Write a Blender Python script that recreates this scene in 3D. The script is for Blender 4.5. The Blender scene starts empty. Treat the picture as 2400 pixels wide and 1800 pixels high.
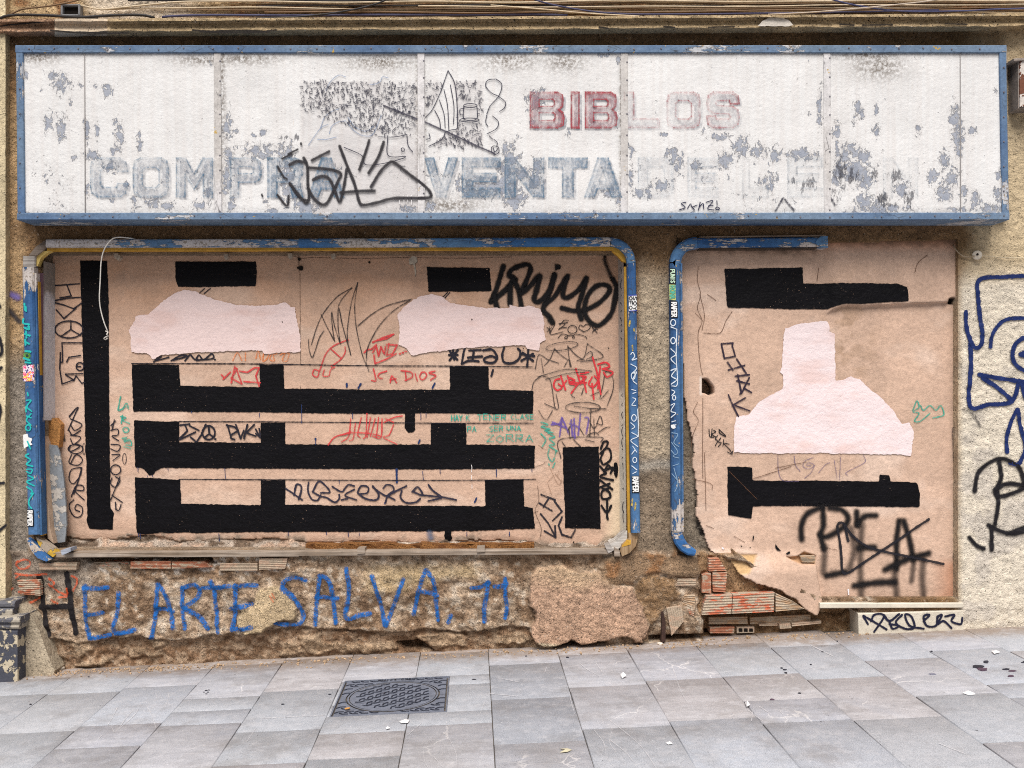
import bpy, bmesh, math, random
import numpy as np
from mathutils import Vector, Matrix
from mathutils.geometry import delaunay_2d_cdt

random.seed(7)
SC = bpy.context.scene
COL = SC.collection

# ------------------------------------------------------------------ image coordinates on the wall
# Positions are image pixels, laid on the wall plane as 2.54 mm units (u to the right, v down, origin top left of the
# image); P() turns an image pixel read on a surface that stands p metres proud
# of the wall plane into world metres.
S = 0.00254
D = 2250 * S            # distance of the camera from the wall plane
EYE = 1.6
def P(u, v, p=0.0):
    k = (D - p) / D
    return ((u - 1200) * S * k, -p, EYE + (900 - v) * S * k)
GZ0, GK = 0.0153, 0.0465
def gz(x): return GZ0 + GK * x                      # the street climbs gently to the right
def G(u, v):                                        # image pixel -> point on the paving
    a, b = (u - 1200) / 2250.0, (v - 900) / 2250.0
    t = (EYE - GZ0) / (b + GK * a)
    return (a * t, t - D, EYE - b * t)

# ------------------------------------------------------------------ camera, world, sun, exposure
cam = bpy.data.cameras.new('camera'); camo = bpy.data.objects.new('camera', cam); COL.objects.link(camo)
camo.location = (0, -D, EYE); camo.rotation_euler = (math.radians(90), 0, 0)
cam.sensor_width = 36; cam.lens = 33.75; cam.clip_start = 0.05; cam.clip_end = 400
SC.camera = camo
w = bpy.data.worlds.new('World'); SC.world = w; w.use_nodes = True
wn = w.node_tree; sky = wn.nodes.new('ShaderNodeTexSky'); sky.sky_type = 'NISHITA'; sky.sun_disc = False
SUN_EL, SUN_AZ = math.radians(56), math.radians(-8)     # azimuth measured from straight behind the camera
sky.sun_elevation = SUN_EL; sky.sun_rotation = math.pi + SUN_AZ
sky.air_density = 1.0; sky.dust_density = 5.0; sky.ozone_density = 0.6
wn.links.new(sky.outputs[0], wn.nodes['Background'].inputs[0])
wn.nodes['Background'].inputs[1].default_value = 0.05
sl = bpy.data.lights.new('sun', 'SUN'); so = bpy.data.objects.new('sun', sl); COL.objects.link(so)
sl.energy = 3.2; sl.angle = math.radians(40); sl.color = (1.0, 0.975, 0.945)
so.location = (0, -6, 12)
so.rotation_euler = (math.radians(90) - SUN_EL, 0, SUN_AZ)
SC.view_settings.view_transform = 'Standard'; SC.view_settings.look = 'None'
SC.view_settings.exposure = 0.42; SC.view_settings.gamma = 1.0
SC.cycles.transparent_max_bounces = 40
SC.cycles.max_bounces = 6
SC.cycles.use_denoising = False
SC.cycles.filter_width = 1.05

# ------------------------------------------------------------------ numpy noise
def h2(ix, iy, seed):
    n = (ix.astype(np.int64) * 374761393 + iy.astype(np.int64) * 668265263 + seed * 144269504) & 0xffffffff
    n = ((n ^ (n >> 13)) * 1274126177) & 0xffffffff
    return ((n ^ (n >> 16)) & 0xffff) / 65535.0
def vn(x, y, seed=0):
    x = np.asarray(x, float); y = np.asarray(y, float)
    ix, iy = np.floor(x), np.floor(y); fx, fy = x - ix, y - iy
    fx = fx * fx * (3 - 2 * fx); fy = fy * fy * (3 - 2 * fy)
    a, b = h2(ix, iy, seed), h2(ix + 1, iy, seed); c, d = h2(ix, iy + 1, seed), h2(ix + 1, iy + 1, seed)
    return (a + (b - a) * fx) * (1 - fy) + (c + (d - c) * fx) * fy
def fbm(x, y, seed=0, o=4):
    s, a, t = 0, 1, 0
    for i in range(o):
        s = s + a * (vn(x, y, seed + i) * 2 - 1); t += a; a *= .5
        x = x * 2.03 + 3.1; y = y * 2.03 + 1.7
    return s / t
def sm(a, b, x):
    t = np.clip((x - a) / (b - a + 1e-12), 0, 1); return t * t * (3 - 2 * t)
def sdf(poly, u, v):            # signed distance in image pixels, positive inside
    u = np.asarray(u, float); v = np.asarray(v, float)
    d = np.full(u.shape, 1e9); ins = np.zeros(u.shape, bool)
    n = len(poly)
    for i in range(n):
        ax, ay = poly[i]; bx, by = poly[(i + 1) % n]
        ex, ey = bx - ax, by - ay
        t = np.clip(((u - ax) * ex + (v - ay) * ey) / (ex * ex + ey * ey + 1e-9), 0, 1)
        d = np.minimum(d, (u - ax - t * ex) ** 2 + (v - ay - t * ey) ** 2)
        c = ((ay > v) != (by > v))
        xi = ax + (v - ay) * ex / (ey if abs(ey) > 1e-9 else 1e-9)
        ins ^= (c & (u < xi))
    d = np.sqrt(d); return np.where(ins, d, -d)
def blob(u, v, L, ox=0, oy=0, s=1.0):
    r = np.zeros(np.shape(u))
    for b in L:
        cx, cy, ru, rv = ox + b[0] * s, oy + b[1] * s, b[2] * s, b[3] * s
        q = ((u - cx) / ru) ** 2 + ((v - cy) / rv) ** 2
        r = np.maximum(r, np.exp(-q * .7))
    return r
def lin(c):
    c = np.asarray(c, float) / 255.0
    return np.where(c <= .04045, c / 12.92, ((c + .055) / 1.055) ** 2.4)
def rgba(*c): return tuple(float(q) for q in lin(c)) + (1.0,)

# ------------------------------------------------------------------ objects
def link(o, parent=None):
    COL.objects.link(o)
    if parent is not None:
        o.parent = parent
        o.matrix_parent_inverse = WORLD[parent.name].inverted()
    WORLD[o.name] = Matrix.Translation(o.location) if parent is None else Matrix.Identity(4)
    return o
WORLD = {}
def tag(o, label=None, cat=None, group=None, kind=None):
    if label: o['label'] = label
    if cat: o['category'] = cat
    if group: o['group'] = group
    if kind: o['kind'] = kind
    return o
def thing(name, label, cat, loc, group=None):
    o = bpy.data.objects.new(name, None); o.location = loc; o.empty_display_size = .1
    link(o); return tag(o, label, cat, group)
def mesh(name, verts, faces, mat, parent=None, smooth=False, cols=None, attrs=None, uv=None, label=None):
    V = np.asarray(verts, float)
    me = bpy.data.meshes.new(name)
    if isinstance(faces, np.ndarray):
        n, k = faces.shape
        me.vertices.add(len(V)); me.vertices.foreach_set('co', V.ravel())
        me.loops.add(n * k); me.loops.foreach_set('vertex_index', faces.ravel().astype(np.int32))
        me.polygons.add(n); me.polygons.foreach_set('loop_start', (np.arange(n) * k).astype(np.int32))
        me.update(calc_edges=True)
    else:
        me.from_pydata([tuple(q) for q in V], [], [tuple(f) for f in faces]); me.update()
    if smooth: me.polygons.foreach_set('use_smooth', np.ones(len(me.polygons), bool))
    if cols is not None:
        a = me.color_attributes.new('Col', 'FLOAT_COLOR', 'POINT')
        c = np.ones((len(V), 4)); c[:, :3] = cols; a.data.foreach_set('color', c.ravel())
    for kx, val in (attrs or {}).items():
        a = me.attributes.new(kx, 'FLOAT', 'POINT'); a.data.foreach_set('value', np.asarray(val, np.float32))
    if uv is not None:
        l = me.uv_layers.new(name='UVMap')
        vi = np.zeros(len(me.loops), np.int32); me.loops.foreach_get('vertex_index', vi)
        l.data.foreach_set('uv', np.asarray(uv, np.float32)[vi].ravel())
    if mat is not None: me.materials.append(mat)
    o = bpy.data.objects.new(name, me); link(o, parent)
    if label: o['label'] = label
    return o

class Surf:
    def __init__(s, p0, h=None): s.p0 = p0; s.h = h or (lambda u, v: np.zeros(np.shape(u)))
    def pos(s, u, v, off=0.0):
        u = np.asarray(u, float); v = np.asarray(v, float); k = (D - s.p0) / D
        return np.stack([(u - 1200) * S * k, -(s.p0 + s.h(u, v) + off), EYE + (900 - v) * S * k], -1)

def grid(name, surf, us, vs, mat, parent=None, mask=None, colf=None, attrf=None, smooth=True, label=None, skirt=0):
    U, V = np.meshgrid(us, vs); nu, nv = len(us), len(vs)
    idx = np.arange(nu * nv).reshape(nv, nu)
    F = np.stack([idx[:-1, :-1], idx[1:, :-1], idx[1:, 1:], idx[:-1, 1:]], -1).reshape(-1, 4)
    u, v = U.ravel(), V.ravel()
    if mask is not None:
        m = mask(u, v); F = F[m[F].sum(1) >= 3]
        used = np.unique(F); re = np.full(nu * nv, -1); re[used] = np.arange(len(used)); F = re[F]; u, v = u[used], v[used]
    pos = surf.pos(u, v)
    cols = colf(u, v) if colf else None
    at = attrf(u, v) if attrf else None
    if skirt:                       # give the broken edge its thickness
        e = np.concatenate([F[:, [i, (i + 1) % 4]] for i in range(4)]); key = np.sort(e, 1); _, inv, cnt = np.unique(key, axis=0, return_inverse=True, return_counts=True)
        e = e[cnt[inv.ravel()] == 1]; n0 = len(pos); bi = np.unique(e); mp_ = np.full(n0, -1); mp_[bi] = n0 + np.arange(len(bi))
        back = pos[bi].copy(); back[:, 1] += skirt; pos = np.vstack([pos, back]); F = np.vstack([F, np.stack([e[:, 1], e[:, 0], mp_[e[:, 0]], mp_[e[:, 1]]], -1)])
        if cols is not None: cols = np.vstack([cols, cols[bi] * .92])
    return mesh(name, pos, F, mat, parent, smooth, cols, at, label=label)

def catmull(pts, step):
    p = np.asarray(pts, float)
    if len(p) < 3: q = p
    else:
        e = np.vstack([2 * p[0] - p[1], p, 2 * p[-1] - p[-2]]); out = []
        for i in range(1, len(e) - 2):
            n = max(2, int(np.linalg.norm(e[i + 1] - e[i]) / step * 1.6))
            t = np.linspace(0, 1, n, endpoint=False)[:, None]
            a, b, c, d = e[i - 1], e[i], e[i + 1], e[i + 2]
            out.append(.5 * (2 * b + (c - a) * t + (2 * a - 5 * b + 4 * c - d) * t ** 2 + (3 * b - a - 3 * c + d) * t ** 3))
        q = np.vstack(out + [p[-1:]])
    return resample(q, step)
def resample(q, step):
    q = np.asarray(q, float)
    d = np.r_[0, np.cumsum(np.linalg.norm(np.diff(q, axis=0), axis=1))]
    if d[-1] < 1e-6: return np.vstack([q[0], q[0] + [.01, 0]])
    n = max(2, int(round(d[-1] / step)) + 1); t = np.linspace(0, d[-1], n)
    return np.stack([np.interp(t, d, q[:, 0]), np.interp(t, d, q[:, 1])], -1)

def ps(s, fr=(0, 0, 1)):        # "x,y x,y; x,y ..." -> list of strokes in image pixels
    out = []
    for part in s.split(';'):
        pts = [tuple(float(q) for q in t.split(',')) for t in part.split()]
        if pts: out.append([(fr[0] + x * fr[2], fr[1] + y * fr[2]) for x, y in pts])
    return out
def ell(cx, cy, rx, ry, fr=(0, 0, 1), rot=0, a0=0, a1=360, n=18):
    o = []
    for i in range(n + 1):
        a = math.radians(a0 + (a1 - a0) * i / n); x, y = rx * math.cos(a), ry * math.sin(a); r = math.radians(rot)
        o.append((fr[0] + (cx + x * math.cos(r) - y * math.sin(r)) * fr[2], fr[1] + (cy + x * math.sin(r) + y * math.cos(r)) * fr[2]))
    return o

SEED = [0]
def ribbon(name, surf, strokes, width, mat, parent, off=.003, smooth=True, nac=3, step=None, jit=.10, taper=0, label=None):
    jit = jit * 1.6 if jit == .10 else jit
    VV, FF, UV = [], [], []; base = 0; k = 0
    rng = np.random.RandomState(SEED[0] + 11); SEED[0] += 1
    segs = []
    for st in strokes:
        if smooth or len(st) < 3: segs.append(st)
        else: segs += [st[i:i + 2] for i in range(len(st) - 1)]
    for st in segs:
        w = width * (1 + rng.uniform(-.08, .08)); sp = step or max(2.2, w * .45)
        q = catmull(st, sp)
        t = np.gradient(q, axis=0); t /= np.linalg.norm(t, axis=1)[:, None] + 1e-9
        for _ in range(2):
            t[1:-1] = (t[:-2] + 2 * t[1:-1] + t[2:]) / 4; t /= np.linalg.norm(t, axis=1)[:, None] + 1e-9
        q = np.vstack([q[0] - t[0] * w / 2, q, q[-1] + t[-1] * w / 2]); t = np.vstack([t[0], t, t[-1]])
        n = len(q); e = np.zeros(n); e[0] = -1; e[-1] = 1
        nr = np.stack([-t[:, 1], t[:, 0]], -1)
        wv = w / 2 * (1 + jit * (vn(np.arange(n) * .45, np.full(n, k * 3.7), 5) * 2 - 1))
        if taper: wv = wv * (1 - taper * np.linspace(0, 1, n))
        ac = np.linspace(-1, 1, nac)
        pts = q[:, None, :] + nr[:, None, :] * (wv[:, None] * ac[None, :])[:, :, None]
        o = off + k * 1.3e-4 + np.repeat(np.arange(n) * 8e-6, nac)
        VV.append(surf.pos(pts[..., 0].ravel(), pts[..., 1].ravel(), o))
        UV.append(np.stack([np.tile(ac, n), np.repeat(e, nac)], -1))
        i = np.arange(n * nac).reshape(n, nac) + base
        FF.append(np.stack([i[:-1, :-1], i[1:, :-1], i[1:, 1:], i[:-1, 1:]], -1).reshape(-1, 4))
        base += n * nac; k = (k + 1) % 24
    return mesh(name, np.vstack(VV), np.vstack(FF), mat, parent, True, uv=np.vstack(UV), label=label)

def patch(name, surf, poly, mat, parent, off=.003, rag=1.2, grain=9, label=None, sp=4.0, seed=None):
    q = resample(list(poly) + [poly[0]], sp)[:-1]; n = len(q)
    sd = SEED[0] if seed is None else seed; SEED[0] += 1
    t = np.roll(q, -1, 0) - np.roll(q, 1, 0); t /= np.linalg.norm(t, axis=1)[:, None] + 1e-9
    nr = np.stack([-t[:, 1], t[:, 0]], -1); i = np.arange(n)
    a = rag * (fbm(i * .12, np.full(n, sd * 7.3), 3, 2) + .8 * (vn(i * .9, np.full(n, sd * 2.1), 9) * 2 - 1))
    q = q + nr * a[:, None]
    g = []
    us = np.arange(q[:, 0].min() + grain / 2, q[:, 0].max(), grain); vs = np.arange(q[:, 1].min() + grain / 2, q[:, 1].max(), grain)
    if len(us) and len(vs):
        U, W = np.meshgrid(us, vs); U, W = U.ravel(), W.ravel(); m = sdf([tuple(x) for x in q], U, W) > 2.5
        g = [Vector((float(x), float(y))) for x, y in zip(U[m], W[m])]
    vs_ = [Vector((float(x), float(y))) for x, y in q] + g
    r = delaunay_2d_cdt(vs_, [(j, (j + 1) % n) for j in range(n)], [], 1, 1e-4)
    uv = np.array([(p.x, p.y) for p in r[0]])
    return mesh(name, surf.pos(uv[:, 0], uv[:, 1], off), [tuple(f) for f in r[2]], mat, parent, True, label=label)

def bar(name, path, width, pf, pb, mat, parent, ch=.006, closed_ends=True, smooth=False, label=None):
    """a moulding swept along a path on the wall: width in image pixels, front at pf, back at pb (metres proud)"""
    q = np.asarray(path, float)
    t = np.gradient(q, axis=0) if len(q) > 2 else np.repeat((q[1] - q[0])[None], 2, 0)
    t /= np.linalg.norm(t, axis=1)[:, None] + 1e-9; nr = np.stack([-t[:, 1], t[:, 0]], -1)
    c = ch / S; hw = np.atleast_1d(width) / 2.0 * np.ones(len(q))
    V, F = [], []; k = (D - pf) / D
    for i in range(len(q)):
        for a, p in ((-hw[i], pb), (-hw[i], pf - ch), (-hw[i] + c, pf), (hw[i] - c, pf), (hw[i], pf - ch), (hw[i], pb)):
            u, v = q[i] + nr[i] * a
            V.append(((u - 1200) * S * k, -p, EYE + (900 - v) * S * k))
    for i in range(len(q) - 1):
        for j in range(5): F.append((i * 6 + j, i * 6 + j + 1, i * 6 + 7 + j, i * 6 + 6 + j))
    if closed_ends:
        F.append(tuple(range(5, -1, -1))); F.append(tuple(range((len(q) - 1) * 6, len(q) * 6)))
    return mesh(name, V, F, mat, parent, smooth, label=label)

def tube(name, pts, r, mat, parent=None, n=8, label=None, closed=False):
    p = np.asarray(pts, float); m = len(p); t = np.gradient(p, axis=0); t /= np.linalg.norm(t, axis=1)[:, None] + 1e-9
    V, F = [], []
    for i in range(m):
        a = np.cross(t[i], (0, 1, 0.01)); a /= np.linalg.norm(a) + 1e-9; b = np.cross(t[i], a)
        rr = r[i] if hasattr(r, '__len__') else r
        for j in range(n):
            w_ = 2 * math.pi * j / n; V.append(p[i] + rr * (a * math.cos(w_) + b * math.sin(w_)))
    for i in range(m - 1):
        for j in range(n): F.append((i * n + j, i * n + (j + 1) % n, (i + 1) * n + (j + 1) % n, (i + 1) * n + j))
    F.append(tuple(range(n - 1, -1, -1))); F.append(tuple(range((m - 1) * n, m * n)))
    return mesh(name, V, F, mat, parent, True, label=label)
def wtube(name, uvp, r, mat, parent=None, step=6, n=8):       # tube along image coordinates (u, v, p)
    q = np.asarray(uvp, float); e = np.vstack([2 * q[0] - q[1], q, 2 * q[-1] - q[-2]]); out = []
    for i in range(1, len(e) - 2):
        m = max(2, int(np.linalg.norm((e[i + 1] - e[i])[:2]) / step)); t = np.linspace(0, 1, m, endpoint=False)[:, None]
        a, b, c, d = e[i - 1], e[i], e[i + 1], e[i + 2]
        out.append(.5 * (2 * b + (c - a) * t + (2 * a - 5 * b + 4 * c - d) * t ** 2 + (3 * b - a - 3 * c + d) * t ** 3))
    q = np.vstack(out + [q[-1:]])
    return tube(name, [P(*x) for x in q], r, mat, parent, n)

# ------------------------------------------------------------------ materials
class NT:
    def __init__(s, name):
        s.m = bpy.data.materials.new(name); s.m.use_nodes = True; s.t = s.m.node_tree; s.t.nodes.clear()
        s.out = s.t.nodes.new('ShaderNodeOutputMaterial'); s.b = s.t.nodes.new('ShaderNodeBsdfPrincipled')
        s.t.links.new(s.b.outputs[0], s.out.inputs[0]); s.tc = s.t.nodes.new('ShaderNodeNewGeometry').outputs['Position']
        s.b.inputs['Specular IOR Level'].default_value = .3
    def n(s, typ, **kw):
        x = s.t.nodes.new('ShaderNode' + typ)
        for k, v in kw.items(): setattr(x, k, v)
        return x
    def l(s, a, b):
        if hasattr(a, 'is_output') or isinstance(a, bpy.types.NodeSocket): s.t.links.new(a, b)
        else: b.default_value = tuple(a)[:3] if hasattr(a, '__len__') and b.type == 'VECTOR' else a
    def attr(s, name, out='Fac'): return s.n('Attribute', attribute_name=name).outputs[out]
    def map(s, scale=(1, 1, 1), loc=(0, 0, 0), rot=(0, 0, 0), vec=None):
        x = s.n('Mapping'); s.l(vec or s.tc, x.inputs[0]); x.inputs['Scale'].default_value = scale
        x.inputs['Location'].default_value = loc; x.inputs['Rotation'].default_value = rot; return x.outputs[0]
    def noise(s, sc, det=3, rough=.55, vec=None, dist=0, out='Fac'):
        x = s.n('TexNoise'); s.l(vec or s.tc, x.inputs['Vector']); x.inputs['Scale'].default_value = sc
        x.inputs['Detail'].default_value = det; x.inputs['Roughness'].default_value = rough; x.inputs['Distortion'].default_value = dist
        return x.outputs[out]
    def vor(s, sc, feat='F1', vec=None, out='Distance', rnd=1):
        x = s.n('TexVoronoi', feature=feat); s.l(vec or s.tc, x.inputs['Vector']); x.inputs['Scale'].default_value = sc
        x.inputs['Randomness'].default_value = rnd; return x.outputs[out]
    def ma(s, op, a, b=0.0, c=0.0, clamp=False):
        x = s.n('Math', operation=op); x.use_clamp = clamp
        s.l(a, x.inputs[0]); s.l(b, x.inputs[1]); s.l(c, x.inputs[2]); return x.outputs[0]
    def rng(s, v, a, b, c=0.0, d=1.0, smooth=True):
        x = s.n('MapRange'); x.interpolation_type = 'SMOOTHSTEP' if smooth else 'LINEAR'
        s.l(v, x.inputs[0]); s.l(a, x.inputs[1]); s.l(b, x.inputs[2]); s.l(c, x.inputs[3]); s.l(d, x.inputs[4]); return x.outputs[0]
    def mix(s, f, a, b, mode='MIX'):
        x = s.n('Mix', data_type='RGBA', blend_type=mode)
        s.l(f, x.inputs[0]); s.l(a, x.inputs[6]); s.l(b, x.inputs[7]); return x.outputs[2]
    def val(s, col, f):            # multiply a colour by a factor
        x = s.n('VectorMath', operation='SCALE'); s.l(col, x.inputs[0]); s.l(f, x.inputs['Scale']); return x.outputs[0]
    def bump(s, h, dist, strength=1.0, prev=None):
        x = s.n('Bump'); x.inputs['Strength'].default_value = strength; x.inputs['Distance'].default_value = dist
        s.l(h, x.inputs['Height'])
        if prev is not None: s.l(prev, x.inputs['Normal'])
        return x.outputs[0]
    def fin(s, col, rough=.85, nrm=None, metal=0, alpha=None, spec=None):
        s.l(col, s.b.inputs['Base Color']); s.l(rough, s.b.inputs['Roughness']); s.b.inputs['Metallic'].default_value = metal
        if nrm is not None: s.l(nrm, s.b.inputs['Normal'])
        if alpha is not None: s.l(alpha, s.b.inputs['Alpha'])
        if spec is not None: s.b.inputs['Specular IOR Level'].default_value = spec
        return s.m

def m_wall(name, col=None, bumps=((35, .012), (110, .004)), var=.35, speck=.5, crust=0):
    n = NT(name); c = n.attr('Col', 'Color') if col is None else rgba(*col)
    a = n.noise(7, 4); b = n.noise(38, 5, .7); d = n.noise(150, 3, .75)
    f = n.ma('MULTIPLY', n.rng(a, .35, .65, 1 - var * .4, 1 + var * .35, False), n.rng(b, .34, .66, 1 - var * .7, 1 + var * .6, False))
    f = n.ma('MULTIPLY', f, n.rng(d, .34, .66, 1 - var * .85, 1 + var * .75, False))
    c = n.val(c, f)
    c = n.mix(n.ma('MULTIPLY', n.rng(n.noise(85, 3, .6), .60, .68), speck), c, rgba(58, 47, 38))
    pit = n.ma('MULTIPLY', n.rng(n.vor(58), .16, .26, 1, 0), n.rng(n.noise(24, 3, .6, n.map(loc=(2, 9, 4))), .46, .58)); c = n.mix(n.ma('MULTIPLY', pit, min(1, speck * 1.3)), c, rgba(52, 42, 34))
    c = n.mix(n.ma('MULTIPLY', n.rng(n.noise(60, 3, .6, n.map(loc=(3, 7, 1))), .62, .70), speck * .6), c, rgba(226, 214, 198))
    nr = None
    if crust:
        h = n.vor(crust, 'SMOOTH_F1'); nr = n.bump(h, .02, .8)
    if speck > .24: nr = n.bump(n.ma('SUBTRACT', 1.0, pit), .006, 1.0)
    for sc, ds in bumps: nr = n.bump(n.noise(sc, 5, .6), ds, 1.0, nr)
    return n.fin(c, .93, nr, spec=.15)

def m_paint(name, col, var=.12, holes=0.0, under=(205, 172, 148), rough=.6, bump=.004, sheen=None, wash=0):
    n = NT(name); c = n.val(rgba(*col), n.rng(n.noise(6, 5, .6), .25, .75, 1 - var, 1 + var, False))
    c = n.val(c, n.rng(n.noise(90, 4, .7), .35, .65, 1 - var, 1 + var, False))
    stx = n.noise(1, 4, .7, n.map((5, 1, 90))); c = n.val(c, n.rng(stx, .3, .7, 1 - var * .9, 1 + var * .9, False))
    if wash: c = n.mix(n.ma('MULTIPLY', n.rng(n.noise(3.2, 4, .6, n.map((1, 1, 2.2))), .45, .7), wash), c, rgba(212, 178, 168))
    if holes:
        k = n.rng(n.noise(95, 4, .75), .665, .69); k = n.ma('MULTIPLY', k, n.rng(n.noise(5, 2), .5, .62))
        c = n.mix(k, c, rgba(*under))
    nr = n.bump(n.noise(9, 3, .5, n.map((1, 1, 2.0))), bump * 1.2, .5); nr = n.bump(n.noise(38, 4, .6), bump, 1, nr); nr = n.bump(n.noise(140, 3, .6), bump * .4, 1, nr)
    return n.fin(c, rough, nr, spec=.12)

MM = {}
def m_stroke(kind, col, a=1.0, grain=.35, key=None):
    k = (kind, col, a, grain)
    if k in MM: return MM[k]
    n = NT('%s_paint_%d_%d_%d' % (kind, *col)); uv = n.n('TexCoord').outputs['UV']
    ln = n.n('VectorMath', operation='LENGTH'); n.l(uv, ln.inputs[0]); d = ln.outputs['Value']
    fine = n.noise(330, 3, .7); mid = n.noise(120, 4, .65)
    if kind == 'spray':
        d2 = n.ma('ADD', d, n.ma('MULTIPLY', n.ma('SUBTRACT', fine, .5), .9)); al = n.rng(d2, .35, 1.0, 1, 0)
    elif kind == 'fog':
        d2 = n.ma('ADD', d, n.ma('MULTIPLY', n.ma('SUBTRACT', fine, .5), .7)); al = n.rng(d2, .0, 1.0, 1, 0)
    elif kind == 'rough':
        d2 = n.ma('ADD', d, n.ma('MULTIPLY', n.ma('SUBTRACT', fine, .5), 1.1)); al = n.rng(d2, .45, .95, 1, 0)
        al = n.ma('MULTIPLY', al, n.rng(n.noise(85, 6, .8), .43, .53, .22, 1))
    else:
        d2 = n.ma('ADD', d, n.ma('MULTIPLY', n.ma('SUBTRACT', mid, .5), .9)); al = n.rng(d2, .72, .95, 1, 0)
        al = n.ma('MULTIPLY', al, n.rng(n.ma('ADD', n.noise(240, 3, .8), n.ma('MULTIPLY', n.ma('SUBTRACT', n.noise(14, 2), .5), .35)), grain - .05, grain + .1, 1 - min(1, grain * 2.2), 1))
    al = n.ma('MULTIPLY', al, a, clamp=True)
    c = n.val(rgba(*col), n.rng(n.noise(60, 3), .25, .75, .8, 1.2, False))
    m = n.fin(c, .65, n.bump(n.noise(110, 3), .003), alpha=al, spec=.2); MM[k] = m; return m
def m_letter(col, fill=.3, edge=.8, wear=.48):
    k = ('letter', col, fill, edge, wear)
    if k in MM: return MM[k]
    n = NT('faded_letter_%d_%d_%d' % col); uv = n.n('TexCoord').outputs['UV']
    ln = n.n('VectorMath', operation='LENGTH'); n.l(uv, ln.inputs[0]); d = ln.outputs['Value']
    rim = n.ma('MULTIPLY', n.rng(d, .55, .72), n.rng(d, .88, 1.0, 1, 0)); body = n.rng(d, .9, 1.0, 1, 0)
    al = n.ma('MAXIMUM', n.ma('MULTIPLY', rim, edge), n.ma('MULTIPLY', body, fill))
    al = n.ma('MULTIPLY', al, n.rng(n.noise(60, 5, .7), wear - .08, wear + .1, .15, 1)); al = n.ma('MULTIPLY', al, n.rng(n.noise(9, 3), .3, .6, .45, 1))
    m = n.fin(n.val(rgba(*col), n.rng(n.noise(30, 3), .3, .7, .8, 1.2, False)), .7, alpha=al, spec=.2); MM[k] = m; return m

def m_sign(name):
    n = NT(name); st = n.noise(1, 4, .6, n.map((40, 1, 1.2)))
    c = n.mix(n.rng(st, .35, .7), rgba(221, 221, 220), rgba(216, 214, 212)); c = n.val(c, n.rng(n.noise(4, 4), .3, .7, .95, 1.04, False))
    c = n.mix(n.ma('MULTIPLY', n.rng(n.noise(1, 3, .6, n.map((60, 1, 5), (3, 0, 0))), .72, .80), .35), c, rgba(196, 160, 120))
    dirt = n.attr('dirt'); c = n.mix(n.ma('MULTIPLY', dirt, n.rng(n.noise(70, 4, .7), .35, .62)), c, rgba(120, 112, 104))
    c = n.mix(n.ma('MULTIPLY', n.attr('grey'), .5), c, rgba(176, 170, 170))
    w_ = n.attr('wear'); nz = n.noise(27, 8, .78, n.map((1.15, 1, .85)), .5)
    t = n.ma('ADD', w_, n.ma('MULTIPLY', n.ma('SUBTRACT', nz, .5), 4.6)); pk = n.rng(t, .70, .74)
    # cracked, lifting paint round the bare patches
    cr = n.rng(n.vor(42, 'DISTANCE_TO_EDGE', n.map(vec=None)), 0, .06, 1, 0); cr = n.ma('MULTIPLY', cr, n.rng(n.ma('ADD', w_, n.ma('MULTIPLY', n.noise(12, 3), .5)), .38, .6))
    c = n.mix(n.ma('MULTIPLY', cr, .35), c, rgba(150, 146, 146))
    rim = n.ma('MULTIPLY', n.rng(t, .50, .70), n.rng(t, .70, .73, 1, 0)); c = n.mix(n.ma('MULTIPLY', rim, .3), c, rgba(150, 138, 130))  # rim: thin shadow along the paint edges, put into the colour
    bare = n.mix(n.rng(n.noise(25, 4), .35, .65), rgba(164, 168, 177), rgba(148, 154, 166)); c = n.mix(pk, c, bare)
    so_ = n.ma('ADD', n.attr('soot'), n.ma('MULTIPLY', n.ma('SUBTRACT', n.noise(30, 7, .8, n.map((1.3, 1, .4), (5, 2, 1))), .5), 4.2))
    c = n.mix(n.ma('MULTIPLY', n.rng(so_, .62, .95), .75), c, rgba(46, 46, 58))
    fl = n.ma('MULTIPLY', n.rng(n.noise(80, 4, .7, n.map(loc=(9, 3, 2))), .66, .69), n.rng(n.noise(5, 3, .6, n.map(loc=(1, 1, 1))), .5, .62)); c = n.mix(fl, c, rgba(140, 144, 155))
    nr = n.bump(n.ma('SUBTRACT', 1.0, pk), .004, 1); nr = n.bump(n.noise(55, 5, .65), .003, 1, nr); nr = n.bump(n.noise(6, 3), .012, .6, nr)
    return n.fin(c, .55, nr, spec=.3)

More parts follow.
